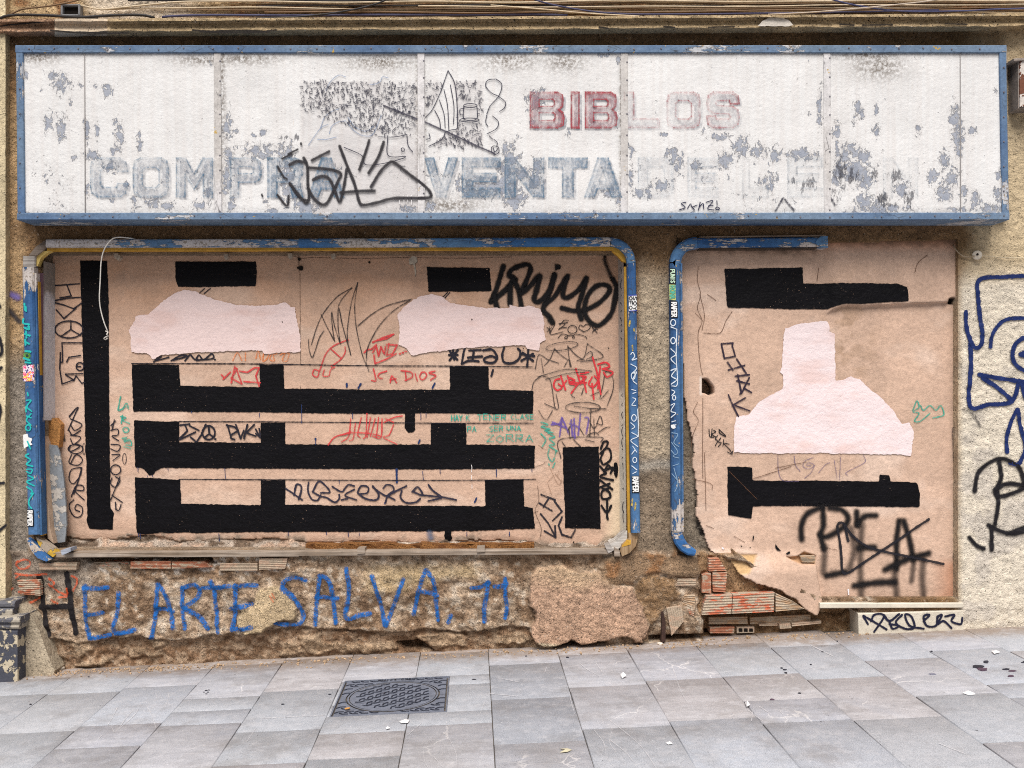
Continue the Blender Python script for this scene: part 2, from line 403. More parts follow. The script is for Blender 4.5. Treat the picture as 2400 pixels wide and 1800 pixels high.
def m_blue(name, base=(104, 134, 162), dark=(66, 102, 146), chip=(192, 184, 178), amount=.5, along='x'):
    n = NT(name); sc = (.22, 1, 1) if along == 'x' else (1, 1, .22)
    c = n.mix(n.rng(n.noise(5, 4, .6, n.map(sc)), .38, .66), rgba(*base), rgba(*dark)); c = n.val(c, n.rng(n.noise(60, 4), .25, .75, .85, 1.15, False))
    k = n.noise(44, 7, .75, n.map(sc)); big = n.noise(2.6, 4, .65, n.map(loc=(4, 4, 4)))
    t = n.ma('ADD', k, n.ma('MULTIPLY', n.ma('SUBTRACT', big, .5), 1.25)); pk = n.rng(t, 1.01 - amount, 1.03 - amount)
    c2 = n.mix(n.rng(n.noise(70, 3), .55, .6), rgba(*chip), rgba(150, 140, 130)); c = n.mix(pk, c, c2)
    c = n.mix(n.ma('MULTIPLY', n.rng(n.noise(18, 3, .6, n.map(loc=(7, 1, 5))), .70, .72), .8), c, rgba(196, 160, 60))
    nr = n.bump(n.ma('SUBTRACT', 1.0, pk), .003); nr = n.bump(n.noise(70, 4), .002, 1, nr)
    c = n.val(c, n.rng(n.noise(16, 5, .7), .3, .7, .78, 1.12, False)); c = n.mix(n.ma('MULTIPLY', n.rng(n.noise(150, 3, .7), .62, .68), .5), c, rgba(70, 66, 66)); ck = n.ma('MULTIPLY', n.rng(n.vor(30, 'DISTANCE_TO_EDGE', n.map(sc)), 0, .035, 1, 0), n.rng(n.noise(6, 3), .5, .6)); c = n.mix(n.ma('MULTIPLY', ck, .7), c, rgba(60, 58, 60)); return n.fin(c, .8, nr, spec=.12)
def m_wood(name, a=(168, 155, 142), b=(116, 100, 84), along='x'):
    n = NT(name); sc = (2, 40, 60) if along == 'x' else (60, 40, 2)
    g = n.noise(1, 5, .65, n.map(sc)); c = n.mix(n.rng(g, .3, .7), rgba(*b), rgba(*a)); c = n.val(c, n.rng(n.noise(12, 3), .3, .7, .8, 1.15, False))
    return n.fin(c, .85, n.bump(g, .004), spec=.2)
def m_chip(name):
    n = NT(name); c = n.mix(n.rng(n.noise(140, 3, .8), .35, .65), rgba(92, 58, 32), rgba(176, 126, 78))
    c = n.mix(n.rng(n.noise(14, 4), .45, .65), c, rgba(112, 74, 46)); return n.fin(c, .95, n.bump(n.noise(110, 4, .8), .012), spec=.1)
def m_plain(name, col, rough=.6, var=.15, sc=30, bump=.002, metal=0, spec=.3):
    n = NT(name); c = n.val(rgba(*col), n.rng(n.noise(sc, 4), .25, .75, 1 - var, 1 + var, False)); c = n.val(c, n.rng(n.noise(sc * 7, 2), .25, .75, 1 - var * .6, 1 + var * .6, False))
    return n.fin(c, rough, n.bump(n.noise(sc * 3, 4), bump), metal, spec=spec)
def m_brick(name, col=(188, 112, 82), smear=.5):
    n = NT(name); c = n.val(rgba(*col), n.rng(n.noise(40, 4), .25, .75, .75, 1.25, False))
    k = n.rng(n.noise(30, 5, .7, n.map((.5, 1, 1.6))), .62 - smear * .3, .66 - smear * .3 + .06); c = n.mix(k, c, n.val(rgba(182, 166, 146), n.rng(n.noise(150, 3), .25, .75, .7, 1.2, False)))
    return n.fin(c, .92, n.bump(n.noise(130, 4), .004), spec=.12)
def m_tiles(name):
    n = NT(name); c = n.attr('Col', 'Color'); sty = n.attr('sty'); off = n.attr('toff')
    cv = n.n('CombineXYZ'); n.l(off, cv.inputs[0]); n.l(n.ma('MULTIPLY', off, 1.7), cv.inputs[1]); vec = n.n('VectorMath', operation='ADD'); n.l(n.tc, vec.inputs[0]); n.l(cv.outputs[0], vec.inputs[1]); v = vec.outputs[0]
    # fine granite grain
    gr = n.noise(260, 2, .8, v); c1 = n.val(c, n.rng(gr, .36, .64, .68, 1.30, False)); c1 = n.val(c1, n.rng(n.noise(5, 3, .6, v), .3, .7, .92, 1.08, False))
    # streaky quartzite
    s1 = n.noise(1, 6, .68, n.map((2.2, 13, 1), rot=(0, 0, .5), vec=v), .8); c2 = n.val(c, n.rng(s1, .36, .64, .86, 1.14, False))
    tint = n.noise(2.3, 4, .6, v, .5); c2 = n.mix(n.ma('MULTIPLY', n.rng(tint, .55, .72), .4), c2, rgba(166, 160, 160)); c2 = n.mix(n.ma('MULTIPLY', n.rng(tint, .45, .28), .35), c2, rgba(146, 152, 164))
    c2 = n.val(c2, n.rng(gr, .36, .64, .78, 1.20, False))
    dv = n.n('VectorMath', operation='ADD'); n.l(n.map(vec=v), dv.inputs[0])
    sc = n.n('VectorMath', operation='SCALE'); n.l(n.noise(3.5, 4, .6, v, out='Color'), sc.inputs[0]); sc.inputs['Scale'].default_value = .35; n.l(sc.outputs[0], dv.inputs[1])
    ve = n.vor(2.1, 'DISTANCE_TO_EDGE', dv.outputs[0]); k = n.ma('MULTIPLY', n.rng(ve, .0, .014, 1, 0), n.rng(n.noise(2.6, 3, .5, n.map(loc=(5, 5, 0), vec=v)), .5, .6))
    c2 = n.mix(n.ma('MULTIPLY', k, .75), c2, rgba(226, 222, 220)); c = n.mix(n.rng(sty, 0, 1, .22, .85, False), c1, c2)
    # scuffs, droppings, dust by the wall
    c = n.mix(n.ma('MULTIPLY', n.rng(n.noise(3.1, 6, .7, n.map(loc=(2, 8, 0))), .48, .68), .42), c, rgba(122, 117, 115)); c = n.mix(n.ma('MULTIPLY', n.rng(n.noise(1.1, 5, .7, n.map(loc=(12, 3, 0))), .5, .66), .30), c, rgba(132, 126, 120))
    c = n.mix(n.ma('MULTIPLY', n.rng(n.noise(42, 3, .5, n.map(loc=(1, 3, 0))), .735, .75), .8), c, rgba(52, 50, 56))
    c = n.mix(n.ma('MULTIPLY', n.rng(n.noise(30, 3, .5, n.map((1, 2, 1), (6, 2, 0))), .745, .76), .7), c, rgba(226, 226, 228))
    sep = n.n('SeparateXYZ'); n.l(n.tc, sep.inputs[0]); ds = n.rng(n.ma('ADD', sep.outputs[1], n.ma('MULTIPLY', n.noise(11, 6, .75), .34)), -.10, .14)
    c = n.mix(n.ma('MULTIPLY', ds, .8), c, n.val(rgba(140, 122, 106), n.rng(n.noise(160, 3), .25, .75, .7, 1.3, False)))
    c = n.mix(n.ma('MULTIPLY', n.rng(n.noise(17, 6, .75, n.map(loc=(8, 2, 0))), .46, .66), .36), c, rgba(194, 193, 196)); nr = n.bump(s1, .004, .5); nr = n.bump(gr, .0012, 1, nr)
    return n.fin(c, n.rng(n.noise(4, 3), .3, .7, .55, .75), nr, spec=.3)
def m_stain(name, col, thr=.5, a=.8, sc=14):
    n = NT(name); uv = n.n('TexCoord').outputs['UV']; ln = n.n('VectorMath', operation='LENGTH'); n.l(uv, ln.inputs[0])
    d = n.ma('ADD', ln.outputs['Value'], n.ma('MULTIPLY', n.ma('SUBTRACT', n.noise(sc, 6, .7), .5), 1.6)); al = n.ma('MULTIPLY', n.rng(d, thr - .12, thr + .12, 1, 0), a)
    return n.fin(n.val(rgba(*col), n.rng(n.noise(60, 3), .25, .75, .8, 1.2, False)), .9, alpha=al, spec=.15)

# ------------------------------------------------------------------ lettering helpers
FONT = {'A': '0,1 .5,0 1,1;.2,.65 .8,.65', 'B': '0,0 0,1;0,0 .7,.05 .8,.25 .1,.48;.1,.48 .9,.6 .9,.9 0,1', 'C': '.95,.15 .5,0 .05,.3 .05,.7 .5,1 .95,.85',
 'D': '0,0 0,1;0,0 .7,.1 1,.5 .7,.9 0,1', 'E': '.9,0 0,0 0,1 .9,1;0,.5 .7,.5', 'F': '.9,0 0,0 0,1;0,.5 .7,.5', 'H': '0,0 0,1;1,0 1,1;0,.5 1,.5', 'I': '.5,0 .5,1',
 'K': '0,0 0,1;.9,0 0,.55;.25,.4 .95,1', 'L': '0,0 0,1 .9,1', 'M': '0,1 .1,0 .5,.6 .9,0 1,1', 'N': '0,1 0,0 1,1 1,0', 'O': '.5,0 .05,.3 .05,.7 .5,1 .95,.7 .95,.3 .5,0',
 'P': '0,1 0,0;0,0 .9,.05 .9,.5 0,.55', 'R': '0,1 0,0;0,0 .9,.05 .85,.5 0,.5;.3,.5 1,1', 'S': '.95,.1 .4,0 .05,.25 .5,.5 .95,.75 .6,1 .05,.9', 'T': '0,0 1,0;.5,0 .5,1',
 'U': '0,0 0,.8 .5,1 1,.8 1,0', 'V': '0,0 .5,1 1,0', 'Y': '0,0 .5,.5 1,0;.5,.5 .5,1', 'Z': '0,0 1,0 0,1 1,1', '1': '.2,.2 .6,0 .6,1', '2': '.05,.2 .5,0 .95,.25 0,1 1,1',
 '4': '.7,1 .7,0 0,.7 1,.7', '5': '.9,0 .1,0 .05,.45 .6,.4 .95,.7 .5,1 .05,.9', '0': '.5,0 .05,.3 .05,.7 .5,1 .95,.7 .95,.3 .5,0', '-': '.1,.5 .9,.5', '!': '.5,0 .5,.7;.5,.95 .5,1', ' ': ''}
def text(txt, u, v, w, h, vert=False, gap=.28, jit=0):
    """strokes of txt in a box; vert: reading downwards with the tops of the letters to the right"""
    n = len(txt); cw = w / (n - gap) if n > 1 else w; out = []; rg = np.random.RandomState(len(txt) * 31 + int(u))
    for i, ch in enumerate(txt):
        dy = rg.uniform(-jit, jit)
        for st in ps(FONT[ch]):
            q = []
            for a, b in st:
                a = (i * cw + a * cw * (1 - gap)); b = b + dy
                q.append((u + (1 - b) * h, v + a) if vert else (u + a, v + b * h))
            out.append(q)
    return out

A = (0, 0, .3617); B = (800, 0, .3617); C = (1600, 0, .3617); DD = (0, 520, .27125); E = (600, 520, .27125); F = (1100, 520, .27125)
GG = (1600, 520, .3617); H = (0, 900, .27125); I = (600, 900, .27125); J = (1100, 900, .27125); K = (1600, 1050, .3617); Q = (680, 140, .27125)
W = (0, 1280, .226); X = (500, 1280, .27125); Y = (1100, 1280, .27125); R = (1580, 1260, .226); NN = (2200, 560, .482); VV_ = (0, 560, .482); UU = (1460, 560, .4583)
def pg(s, fr): return ps(s, fr)[0]

# ------------------------------------------------------------------ the main wall as one relief in image coordinates
PINK = pg("560,560 580,620 530,680 530,760 560,820 640,870 720,865 870,825 980,850 1170,815 1380,805 1440,840 1540,790 1545,690 1490,560 1450,420 1420,340 1220,325 1140,270 1100,200 920,220 760,150 600,170 540,260 500,400 520,520", Y)
STONE = pg("200,600 260,540 340,520 370,440 480,330 560,330 650,410 730,530 700,640 620,640 500,700 420,745 250,750 200,660", X)
OPEN_L = [(92, 590), (1466, 590), (1466, 1292), (92, 1292)]
OPEN_R = [(1598, 578), (2243, 562), (2243, 1402), (1935, 1402), (1905, 1392), (1770, 1325), (1710, 1282), (1688, 1210), (1672, 1060), (1640, 960), (1612, 880)]
BRICKZ = [(1640, 1300), (1700, 1300), (1900, 1400), (1930, 1442), (2020, 1442), (2020, 1446), (1640, 1446)]
CAVITY = [(1652, 1442), (2016, 1430), (2016, 1560), (1652, 1560)]
MORTAR_R = pg("1140,200 1180,80 1700,60 1800,20 1960,90 2060,210 2000,240 1930,260 1780,270 1700,230 1550,235 1430,300 1220,330 1140,290", Y)
BAYS = pg("1430,310 1560,235 1780,280 1800,400 1850,430 1700,540 1640,600 1560,680 1480,560 1440,420", Y)
UNDER = [pg("720,865 870,830 980,852 1170,818 1170,850 900,890 740,890", Y), pg("1560,790 2212,760 2212,800 1560,830", Y), pg("1580,850 1770,830 1900,915 1640,910", X)]
SLOT = pg("820,110 1330,110 2212,130 2250,165 1400,160 1330,200 930,200 900,160", W)
CHIPS = [pg("560,850 650,830 730,850 770,950 730,980 560,980", X), pg("750,770 930,760 950,850 1560,840 1580,920 1000,950 780,960", X), pg("1740,790 1950,750 2150,780 2212,880 1950,915 1780,830", X),
         pg("220,780 450,740 560,850 330,870 200,860", Y), pg("700,1060 760,990 900,1000 950,1100 880,1160 740,1150", W), pg("740,1220 1130,1170 1130,1240 740,1260", W), pg("1300,1110 1650,1090 1680,1150 1320,1190", W), pg("1480,960 1700,980 1730,1040 1650,1070 1500,1020", W)]
def ledge(u):
    return np.interp(u, [0, 113, 192, 330, 420, 500, 590, 690, 800, 905, 1010, 1097, 1200, 1240, 1300, 1640], [1480, 1497, 1508, 1492, 1502, 1489, 1487, 1468, 1480, 1483, 1478, 1486, 1470, 1476, 1600, 1600]) + 5 * fbm(u * .03, u * 0, 77, 3)
def foot(u): return np.interp(u, [-600, 123, 615, 1125, 1520, 1636, 2016, 2262, 2400, 3000], [1612, 1574, 1547, 1525, 1515, 1497, 1493, 1477, 1468, 1440])
def h_wall(u, v):
    x, z = u * S, v * S
    u_ = u + 9 * fbm(x / .09, z / .09, 41, 2) + 5 * fbm(x / .026, z / .026, 43, 2); v_ = v + 9 * fbm(x / .09, z / .09, 57, 2) + 5 * fbm(x / .026, z / .026, 59, 2)
    h = .007 * fbm(x / .06, z / .06, 1, 3) + .004 * fbm(x / .022, z / .022, 9, 2)
    right = sm(2235, 2262, u)
    h = h + right * .004 * fbm(x / .028, z / .028, 19, 2)
    lo = sm(1292, 1312, v) * sm(2050, 2030, u)                    # bare masonry at the foot of the wall
    h = h + lo * (.026 * fbm(x / .22, z / .13, 3, 3) + .013 * fbm(x / .055, z / .04, 5, 3) - .012)
    le = ledge(u)
    h = h - lo * (.036 + .012 * fbm(x / .035, z / .03, 88, 2)) * sm(-2, 2, v - le + 3 * fbm(x / .03, z / .03, 89, 2)) * sm(1300, 1240, u)
    for q in CHIPS: h = h + .020 * sm(-3, 4, sdf(q, u_, v_))
    h = np.where(sdf(STONE, u_, v_) > -6, h * (1 - .6 * sm(-4, 3, sdf(STONE, u_, v_))) + .030 * sm(-3, 2, sdf(STONE, u_, v_)), h)
    d = sdf(PINK, u_, v_); h = h * (1 - .45 * sm(-4, 6, d)) + .045 * sm(-2, 3, d)
    d = sdf(MORTAR_R, u_, v_); h = h * (1 - .6 * sm(-4, 8, d)) + .022 * sm(-5, 4, d)
    d = sdf(BAYS, u_, v_); h = h + .012 * sm(-3, 3, d)
    for q in UNDER: h = h - .12 * sm(-3, 4, sdf(q, u, v))
    h = h - .10 * sm(-2, 3, sdf(SLOT, u_, v_))
    h = h - .034 * sm(-3, 4, sdf(BRICKZ, u_, v_))
    h = h - .11 * sm(-3, 2, sdf(CAVITY, u, v + 4 * fbm(x / .1, z / .1, 8, 2)))
    h = np.where(sdf(OPEN_L, u, v) > 0, -.27, h); h = np.where(sdf(OPEN_R, u, v) > 0, -.19, h)
    strip = [(1590, 560), (1640, 600), (1640, 950), (1690, 1100), (1720, 1300), (1590, 1300)]
    h = h - .09 * sm(-6, 6, sdf(strip, u, v))
    return h
def c_wall(u, v):
    x, z = u * S, v * S; n = np.shape(u)
    def mixc(c, col, t): return c + (lin(col) - c) * np.clip(t, 0, 1)[:, None]
    wob = 40 * fbm(x / .25, z / .25, 31, 4); a = fbm(x / .13, z / .13, 33, 4); b = fbm(x / .035, z / .03, 35, 3)
    c = np.tile(lin((150, 118, 84)), (len(u), 1))
    c = mixc(c, (118, 92, 66), .5 + 1.2 * a)
    c = mixc(c, (210, 190, 156), sm(2225, 2285, u + wob * .5) * sm(40, 90, v + wob * .3))           # cream roughcast on the right
    c = mixc(c, (227, 216, 197), sm(2238, 2262, u) * sm(590, 690, v + wob))
    c = mixc(c, (188, 180, 172), sm(2238, 2262, u) * sm(.05, .4, a) * sm(700, 900, v + wob) * .5)
    c = mixc(c, (130, 104, 72), sm(2310, 2250, u + wob * .6) * sm(2200, 2260, u) * sm(620, 560, v + wob))
    c = mixc(c, (182, 152, 114), sm(70, 50, u + wob * .2) * sm(200, 260, v) * .9)                     # strip on the left
    c = mixc(c, (142, 132, 120), sm(80, 60, u) * sm(760, 880, v + wob))
    c = mixc(c, (178, 161, 138), sm(1488, 1505, u) * sm(1582, 1570, u) * sm(570, 680, v + wob))     # pier between the two openings
    c = mixc(c, (140, 123, 104), sm(1488, 1505, u) * sm(1582, 1570, u) * sm(1060, 1090, v + wob * .4))
    c = mixc(c, (172, 164, 152), sm(1488, 1505, u) * sm(1582, 1570, u) * np.exp(-((v - 1088 - wob * .3) / 14) ** 2) * .8)
    c = mixc(c, (124, 97, 70), sm(505, 520, v) * sm(590, 545, v + wob * .4) * sm(2300, 2240, u + wob) * .75); c = mixc(c, (104, 82, 58), sm(70, 80, v) * sm(125, 105, v) * sm(2380, 2330, u + wob) * .7)  # darker bands under and over the sign: stain and shade put into the colour
    up = sm(52, 38, v); c = mixc(c, (196, 168, 128), up); c = mixc(c, (118, 94, 68), up * sm(430, 640, u) * sm(-6, 4, v) * .8); c = mixc(c, (150, 112, 78), up * sm(.1, .4, a)); c = mixc(c, (222, 206, 184), up * sm(180, 240, u + wob) * sm(480, 380, u + wob))
    lo = sm(1284, 1306, v + wob * .25) * sm(2060, 2040, u)
    c = mixc(c, (184, 160, 135), lo); c = mixc(c, (152, 125, 100), lo * sm(-.1, .3, a)); c = mixc(c, (212, 196, 176), lo * sm(.15, .45, b) * .75); c = mixc(c, (112, 88, 68), lo * sm(-.12, -.45, b) * .75)
    c = mixc(c, (200, 176, 136), lo * sm(1310, 1345, v) * sm(1380, 1345, v + wob) * sm(820, 900, u) * sm(1140, 1100, u) * .7)
    c = mixc(c, (214, 206, 196), lo * sm(.0, .3, b) * sm(1300, 1312, v) * sm(1352, 1335, v) * sm(150, 250, u) * sm(720, 660, u) * .8)
    c = mixc(c, (150, 138, 126), lo * sm(260, 180, u + wob) * sm(1420, 1360, v + wob) * .8)
    le = ledge(u); c = mixc(c, (142, 111, 85), lo * sm(-2, 8, v - le) * .8); c = mixc(c, (182, 156, 130), lo * sm(-2, 8, v - le) * sm(-.15, .25, b))
    u_ = u + 9 * fbm(x / .09, z / .09, 41, 2) + 5 * fbm(x / .026, z / .026, 43, 2); v_ = v + 9 * fbm(x / .09, z / .09, 57, 2) + 5 * fbm(x / .026, z / .026, 59, 2)
    for q in CHIPS: c = mixc(c, (182, 158, 130), sm(-3, 5, sdf(q, u_, v_)) * .55)
    c = mixc(c, (208, 184, 148), sm(-3, 2, sdf(STONE, u_, v_)))
    d = sdf(PINK, u_, v_); c = mixc(c, (199, 164, 138), sm(-2, 4, d)); c = mixc(c, (206, 176, 144), sm(0, 3, d) * sm(1385, 1330, v + wob)); c = mixc(c, (188, 172, 146), sm(0, 3, d) * sm(1504, 1510, v + wob * .2))
    d = sdf(MORTAR_R, u_, v_); c = mixc(c, (150, 124, 98), sm(-4, 6, d)); c = mixc(c, (160, 112, 72), sm(-4, 6, d) * sm(.05, .35, a) * .7)
    c = mixc(c, (150, 118, 84), sm(-3, 4, sdf(BAYS, u_, v_)) * .8)
    c = mixc(c, (152, 120, 88), sm(-3, 2, sdf(CAVITY, u, v))); c = mixc(c, (176, 148, 116), sm(-3, 2, sdf(CAVITY, u, v)) * sm(.1, .4, b))
    c = mixc(c, (160, 128, 96), sm(-3, 4, sdf(BRICKZ, u_, v_)))
    strip = [(1590, 560), (1640, 600), (1640, 950), (1690, 1100), (1720, 1290), (1590, 1300)]
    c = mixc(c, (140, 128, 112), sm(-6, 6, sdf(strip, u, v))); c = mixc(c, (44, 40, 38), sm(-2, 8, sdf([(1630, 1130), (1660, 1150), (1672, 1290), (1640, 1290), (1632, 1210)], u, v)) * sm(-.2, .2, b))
    c = mixc(c, (200, 168, 142), sm(0, 2, sdf(OPEN_R, u, v)) ); c = mixc(c, (150, 138, 124), sm(0, 2, sdf(OPEN_L, u, v)))
    return np.clip(c, .005, .9)
WALL = Surf(0, h_wall)
LOWZ = 1300
us = np.r_[np.arange(-560, -30, 18), np.arange(-30, 2440, 3.2), np.arange(2440, 2960, 18)]
Mstucco = m_wall('stucco', bumps=((28, .018), (75, .010), (190, .004)), var=.45, speck=.55)
Mmason = m_wall('masonry', bumps=((24, .018), (70, .014), (170, .007)), var=.48, speck=.5)
fac = thing('facade_wall', 'weathered brown stucco shop wall with crumbling bare masonry at its foot', 'wall', P(1000, 1540))
vs_up = np.r_[np.arange(-420, 0, 14), np.arange(0, LOWZ + 1, 3.2), [LOWZ]]
ks = int(np.searchsorted(us, 2245))
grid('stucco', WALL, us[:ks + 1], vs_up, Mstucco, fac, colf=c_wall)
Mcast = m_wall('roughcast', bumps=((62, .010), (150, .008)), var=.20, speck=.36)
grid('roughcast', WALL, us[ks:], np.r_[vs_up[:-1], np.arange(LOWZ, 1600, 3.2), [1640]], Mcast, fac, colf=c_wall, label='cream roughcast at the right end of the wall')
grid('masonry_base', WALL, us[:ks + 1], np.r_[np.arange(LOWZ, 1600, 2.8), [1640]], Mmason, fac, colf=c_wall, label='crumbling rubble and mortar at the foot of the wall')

# cornice: lip, hollow face, shadowed soffit
def cornice(name, ua, ub, mat, label=None, dp=0):
    prof = [(-1, -.01), (-1, .122), (5, .122), (6, .085), (12, .080), (20, .086), (27, .099), (29, .098), (33, .070), (40, .020), (42, -.01)]
    st = np.linspace(ua, ub, max(2, int((ub - ua) / 12))); V, Fc = [], []; m = len(prof)
    for u in st:
        base = np.interp(u, [-560, 0, 1200, 2400, 2960], [49, 46, 39.5, 32, 28])
        for j, (dv, p) in enumerate(prof):
            jj = .005 * float(fbm(np.array(u * .05), np.array(j * 1.7), 4, 3)); V.append(P(u, base + dv + 1.2 * float(fbm(np.array(u * .03), np.array(j * .3), 6, 2)), p + jj + dp))
    for i in range(len(st) - 1):
        for j in range(m - 1): Fc.append((i * m + j, i * m + j + 1, (i + 1) * m + j + 1, (i + 1) * m + j))
    Fc.append(tuple(range(m - 1, -1, -1))); Fc.append(tuple(range((len(st) - 1) * m, len(st) * m)))
    return mesh(name, V, Fc, mat, fac, False, label=label)
Mcorn = m_wall('cornice_render', (176, 154, 120), ((40, .006), (140, .004)), .4, .8)
cornice('cornice', 252, 2960, Mcorn, 'long soot-stained plaster cornice above the shop sign')
cornice('cornice', -560, 128, m_wall('broken_cornice', (168, 134, 108), ((30, .014), (100, .006)), .5, .5), 'broken left end of the cornice', -.022)
cornice('cornice', 128, 252, m_wall('pale_cornice', (214, 194, 168), ((40, .006),), .15, .25), 'whitish patched length of the cornice', -.012)
patch('plaster_patch', Surf(.094), [(1775, 62), (1786, 50), (1800, 43), (1830, 41), (1848, 50), (1858, 61), (1840, 64)], m_paint('white_filler', (206, 198, 186), .1), fac, .012, 1, label='white filler patch on the cornice')

ribbon('cornice_crack', Surf(.097), [[(452, 71), (500, 74), (560, 72), (610, 75), (648, 71)], [(470, 75), (540, 77), (630, 76)], [(1404, 64), (1425, 67)], [(1556, 63), (1580, 65)], [(1660, 65), (1720, 63)], [(1968, 58), (2000, 60)], [(2020, 60), (2090, 59)], [(2215, 57), (2265, 58)], [(120, 72), (190, 78), (250, 76)], [(206, 83), (240, 80), (300, 78)]], 4.5, m_stroke('marker', (34, 28, 24), .95, .32), fac, .006, label='dark chips along the lower edge of the cornice')
# ------------------------------------------------------------------ exposed hollow bricks
Mb = [m_brick('brick_orange', (176, 118, 92), .5), m_brick('brick_smeared', (188, 104, 76), .72), m_brick('brick_tan', (180, 150, 120), .6), m_brick('brick_pale', (190, 164, 142), .6), m_brick('brick_painted', (166, 102, 76), .7)]
def brick(quad, mat, p, pb, ridges=7, vert=False, label=None):
    """hollow brick with a combed face; quad = four image pixels, clockwise from top left"""
    a, b, c, d = [np.array(q, float) for q in quad]; n = ridges * 4; V, Fc = [], []
    for i in range(n + 1):
        t = i / n; r = .0024 * (1 if (i % 4) in (0, 1) else -1)
        if i in (0, n): r = 0
        l, q = (a + (b - a) * t, d + (c - d) * t) if vert else (a + (d - a) * t, b + (c - b) * t)
        for s_ in np.linspace(0, 1, 7):
            m = l + (q - l) * s_; j = .004 * float(vn(np.array(m[0] * .09), np.array(m[1] * .09), 3)); V.append(P(m[0] + 1.2 * (float(vn(np.array(m[0] * .2), np.array(m[1] * .2), 8)) - .5), m[1], p + r + j))
    for i in range(n):
        for k in range(6): Fc.append((i * 7 + k, i * 7 + 7 + k, i * 7 + 8 + k, i * 7 + 1 + k))
    rim = [k for k in range(7)] + [i * 7 + 6 for i in range(1, n + 1)] + [n * 7 + k for k in range(5, -1, -1)] + [i * 7 for i in range(n - 1, 0, -1)]
    o = len(V)
    for k in rim: V.append((V[k][0], -pb, V[k][2]))
    for i in range(len(rim)):
        j = (i + 1) % len(rim); Fc.append((rim[i], rim[j], o + j, o + i))
    return mesh('brick', V, Fc, mat, fac, False, label=label)
def rq(u0, v0, u1, v1): return [(u0, v0), (u1, v0), (u1, v1), (u0, v1)]
brick([(1661, 1309), (1684, 1308), (1703, 1338), (1661, 1339)], Mb[0], -.02, -.12, 5)
brick([(1670, 1343), (1704, 1342), (1700, 1388), (1671, 1386)], Mb[0], -.012, -.12, 7)
brick([(1646, 1348), (1666, 1344), (1667, 1391), (1645, 1389)], Mb[0], -.005, -.12, 4, True)
brick([(1655, 1396), (1716, 1394), (1714, 1438), (1645, 1441)], Mb[1], .012, -.20, 7, label='orange brick smeared with mortar')
brick([(1718, 1394), (1815, 1389), (1813, 1434), (1716, 1438)], Mb[1], .010, -.20, 7, label='long orange brick smeared with mortar')
brick([(1818, 1391), (1860, 1410), (1885, 1427), (1818, 1433)], Mb[2], -.006, -.20, 6)
brick([(1589, 1357), (1632, 1357), (1630, 1374), (1585, 1373)], Mb[3], .004, -.1, 4)
brick([(1605, 1396), (1629, 1395), (1629, 1432), (1600, 1418)], Mb[2], .000, -.1, 6)
brick([(1612, 1428), (1629, 1426), (1626, 1444), (1616, 1440)], Mb[0], .0, -.1, 3)
brick([(1562, 1426), (1598, 1421), (1603, 1456), (1574, 1490)], Mb[3], .010, -.1, 7, True)
brick([(1661, 1447), (1752, 1445), (1752, 1462), (1661, 1463)], Mb[2], -.085, -.3, 3)
brick([(1758, 1447), (1900, 1440), (1900, 1458), (1758, 1463)], Mb[2], -.10, -.3, 3)
brick([(1664, 1471), (1722, 1470), (1720, 1484), (1664, 1484)], Mb[0], -.075, -.3, 2)
brick([(1856, 1461), (1925, 1455), (1925, 1461), (1856, 1468)], Mb[3], -.07, -.3, 1)
brick([(1780, 1463), (1822, 1462), (1822, 1466), (1780, 1467)], Mb[3], -.075, -.3, 1)
brick([(1826, 1463), (1852, 1461), (1855, 1472), (1828, 1474)], Mb[3], -.07, -.3, 3, True)
brick([(306, 1317), (400, 1316), (400, 1333), (306, 1333)], Mb[0], .012, -.12, 5, label='clean orange hollow brick')
brick([(403, 1317), (478, 1317), (496, 1329), (403, 1333)], Mb[0], .010, -.12, 5, label='orange hollow brick with a broken corner')
brick([(516, 1321), (603, 1321), (603, 1338), (514, 1338)], Mb[3], .012, -.05, 5)
brick([(607, 1309), (674, 1308), (668, 1333), (607, 1335)], Mb[3], .014, -.05, 6)
brick([(90, 1320), (180, 1319), (178, 1336), (92, 1336)], Mb[3], .012, -.05, 5)
brick([(217, 1318), (303, 1317), (303, 1329), (240, 1332)], Mb[1], -.03, -.12, 2)
brick([(40, 1361), (92, 1359), (95, 1396), (48, 1392)], Mb[4], .014, -.05, 7, label='brick reddened with orange spray')
# the open end of a hollow brick with three holes
ends = ((1727, 1470), (1768, 1469), (1768, 1483), (1727, 1484))
hb = mesh('brick', [P(u, v, -.085) for u, v in ends] + [(P(u, v, -.085)[0], .3, P(u, v, -.085)[2]) for u, v in ends],
          [(0, 3, 2, 1), (0, 1, 5, 4), (1, 2, 6, 5), (2, 3, 7, 6), (3, 0, 4, 7)], Mb[3], fac, label='end of a hollow brick with three open holes')
Mdark = m_plain('dark_hollow', (26, 20, 16), .95, .2)
for k in range(3):
    patch('brick_hole', Surf(-.085), rq(1731 + k * 12.3, 1472.5, 1740 + k * 12.3, 1480.5), Mdark, hb, .002, .5, 5)
# iron strip wedged in the masonry
bar('iron_strip', [(1552, 1434), (1556, 1460), (1555, 1505)], [6, 9, 10], .012, -.08, m_plain('rusty_iron', (62, 44, 38), .8, .4), fac, .002, label='dark rusty iron strip stuck in the masonry')

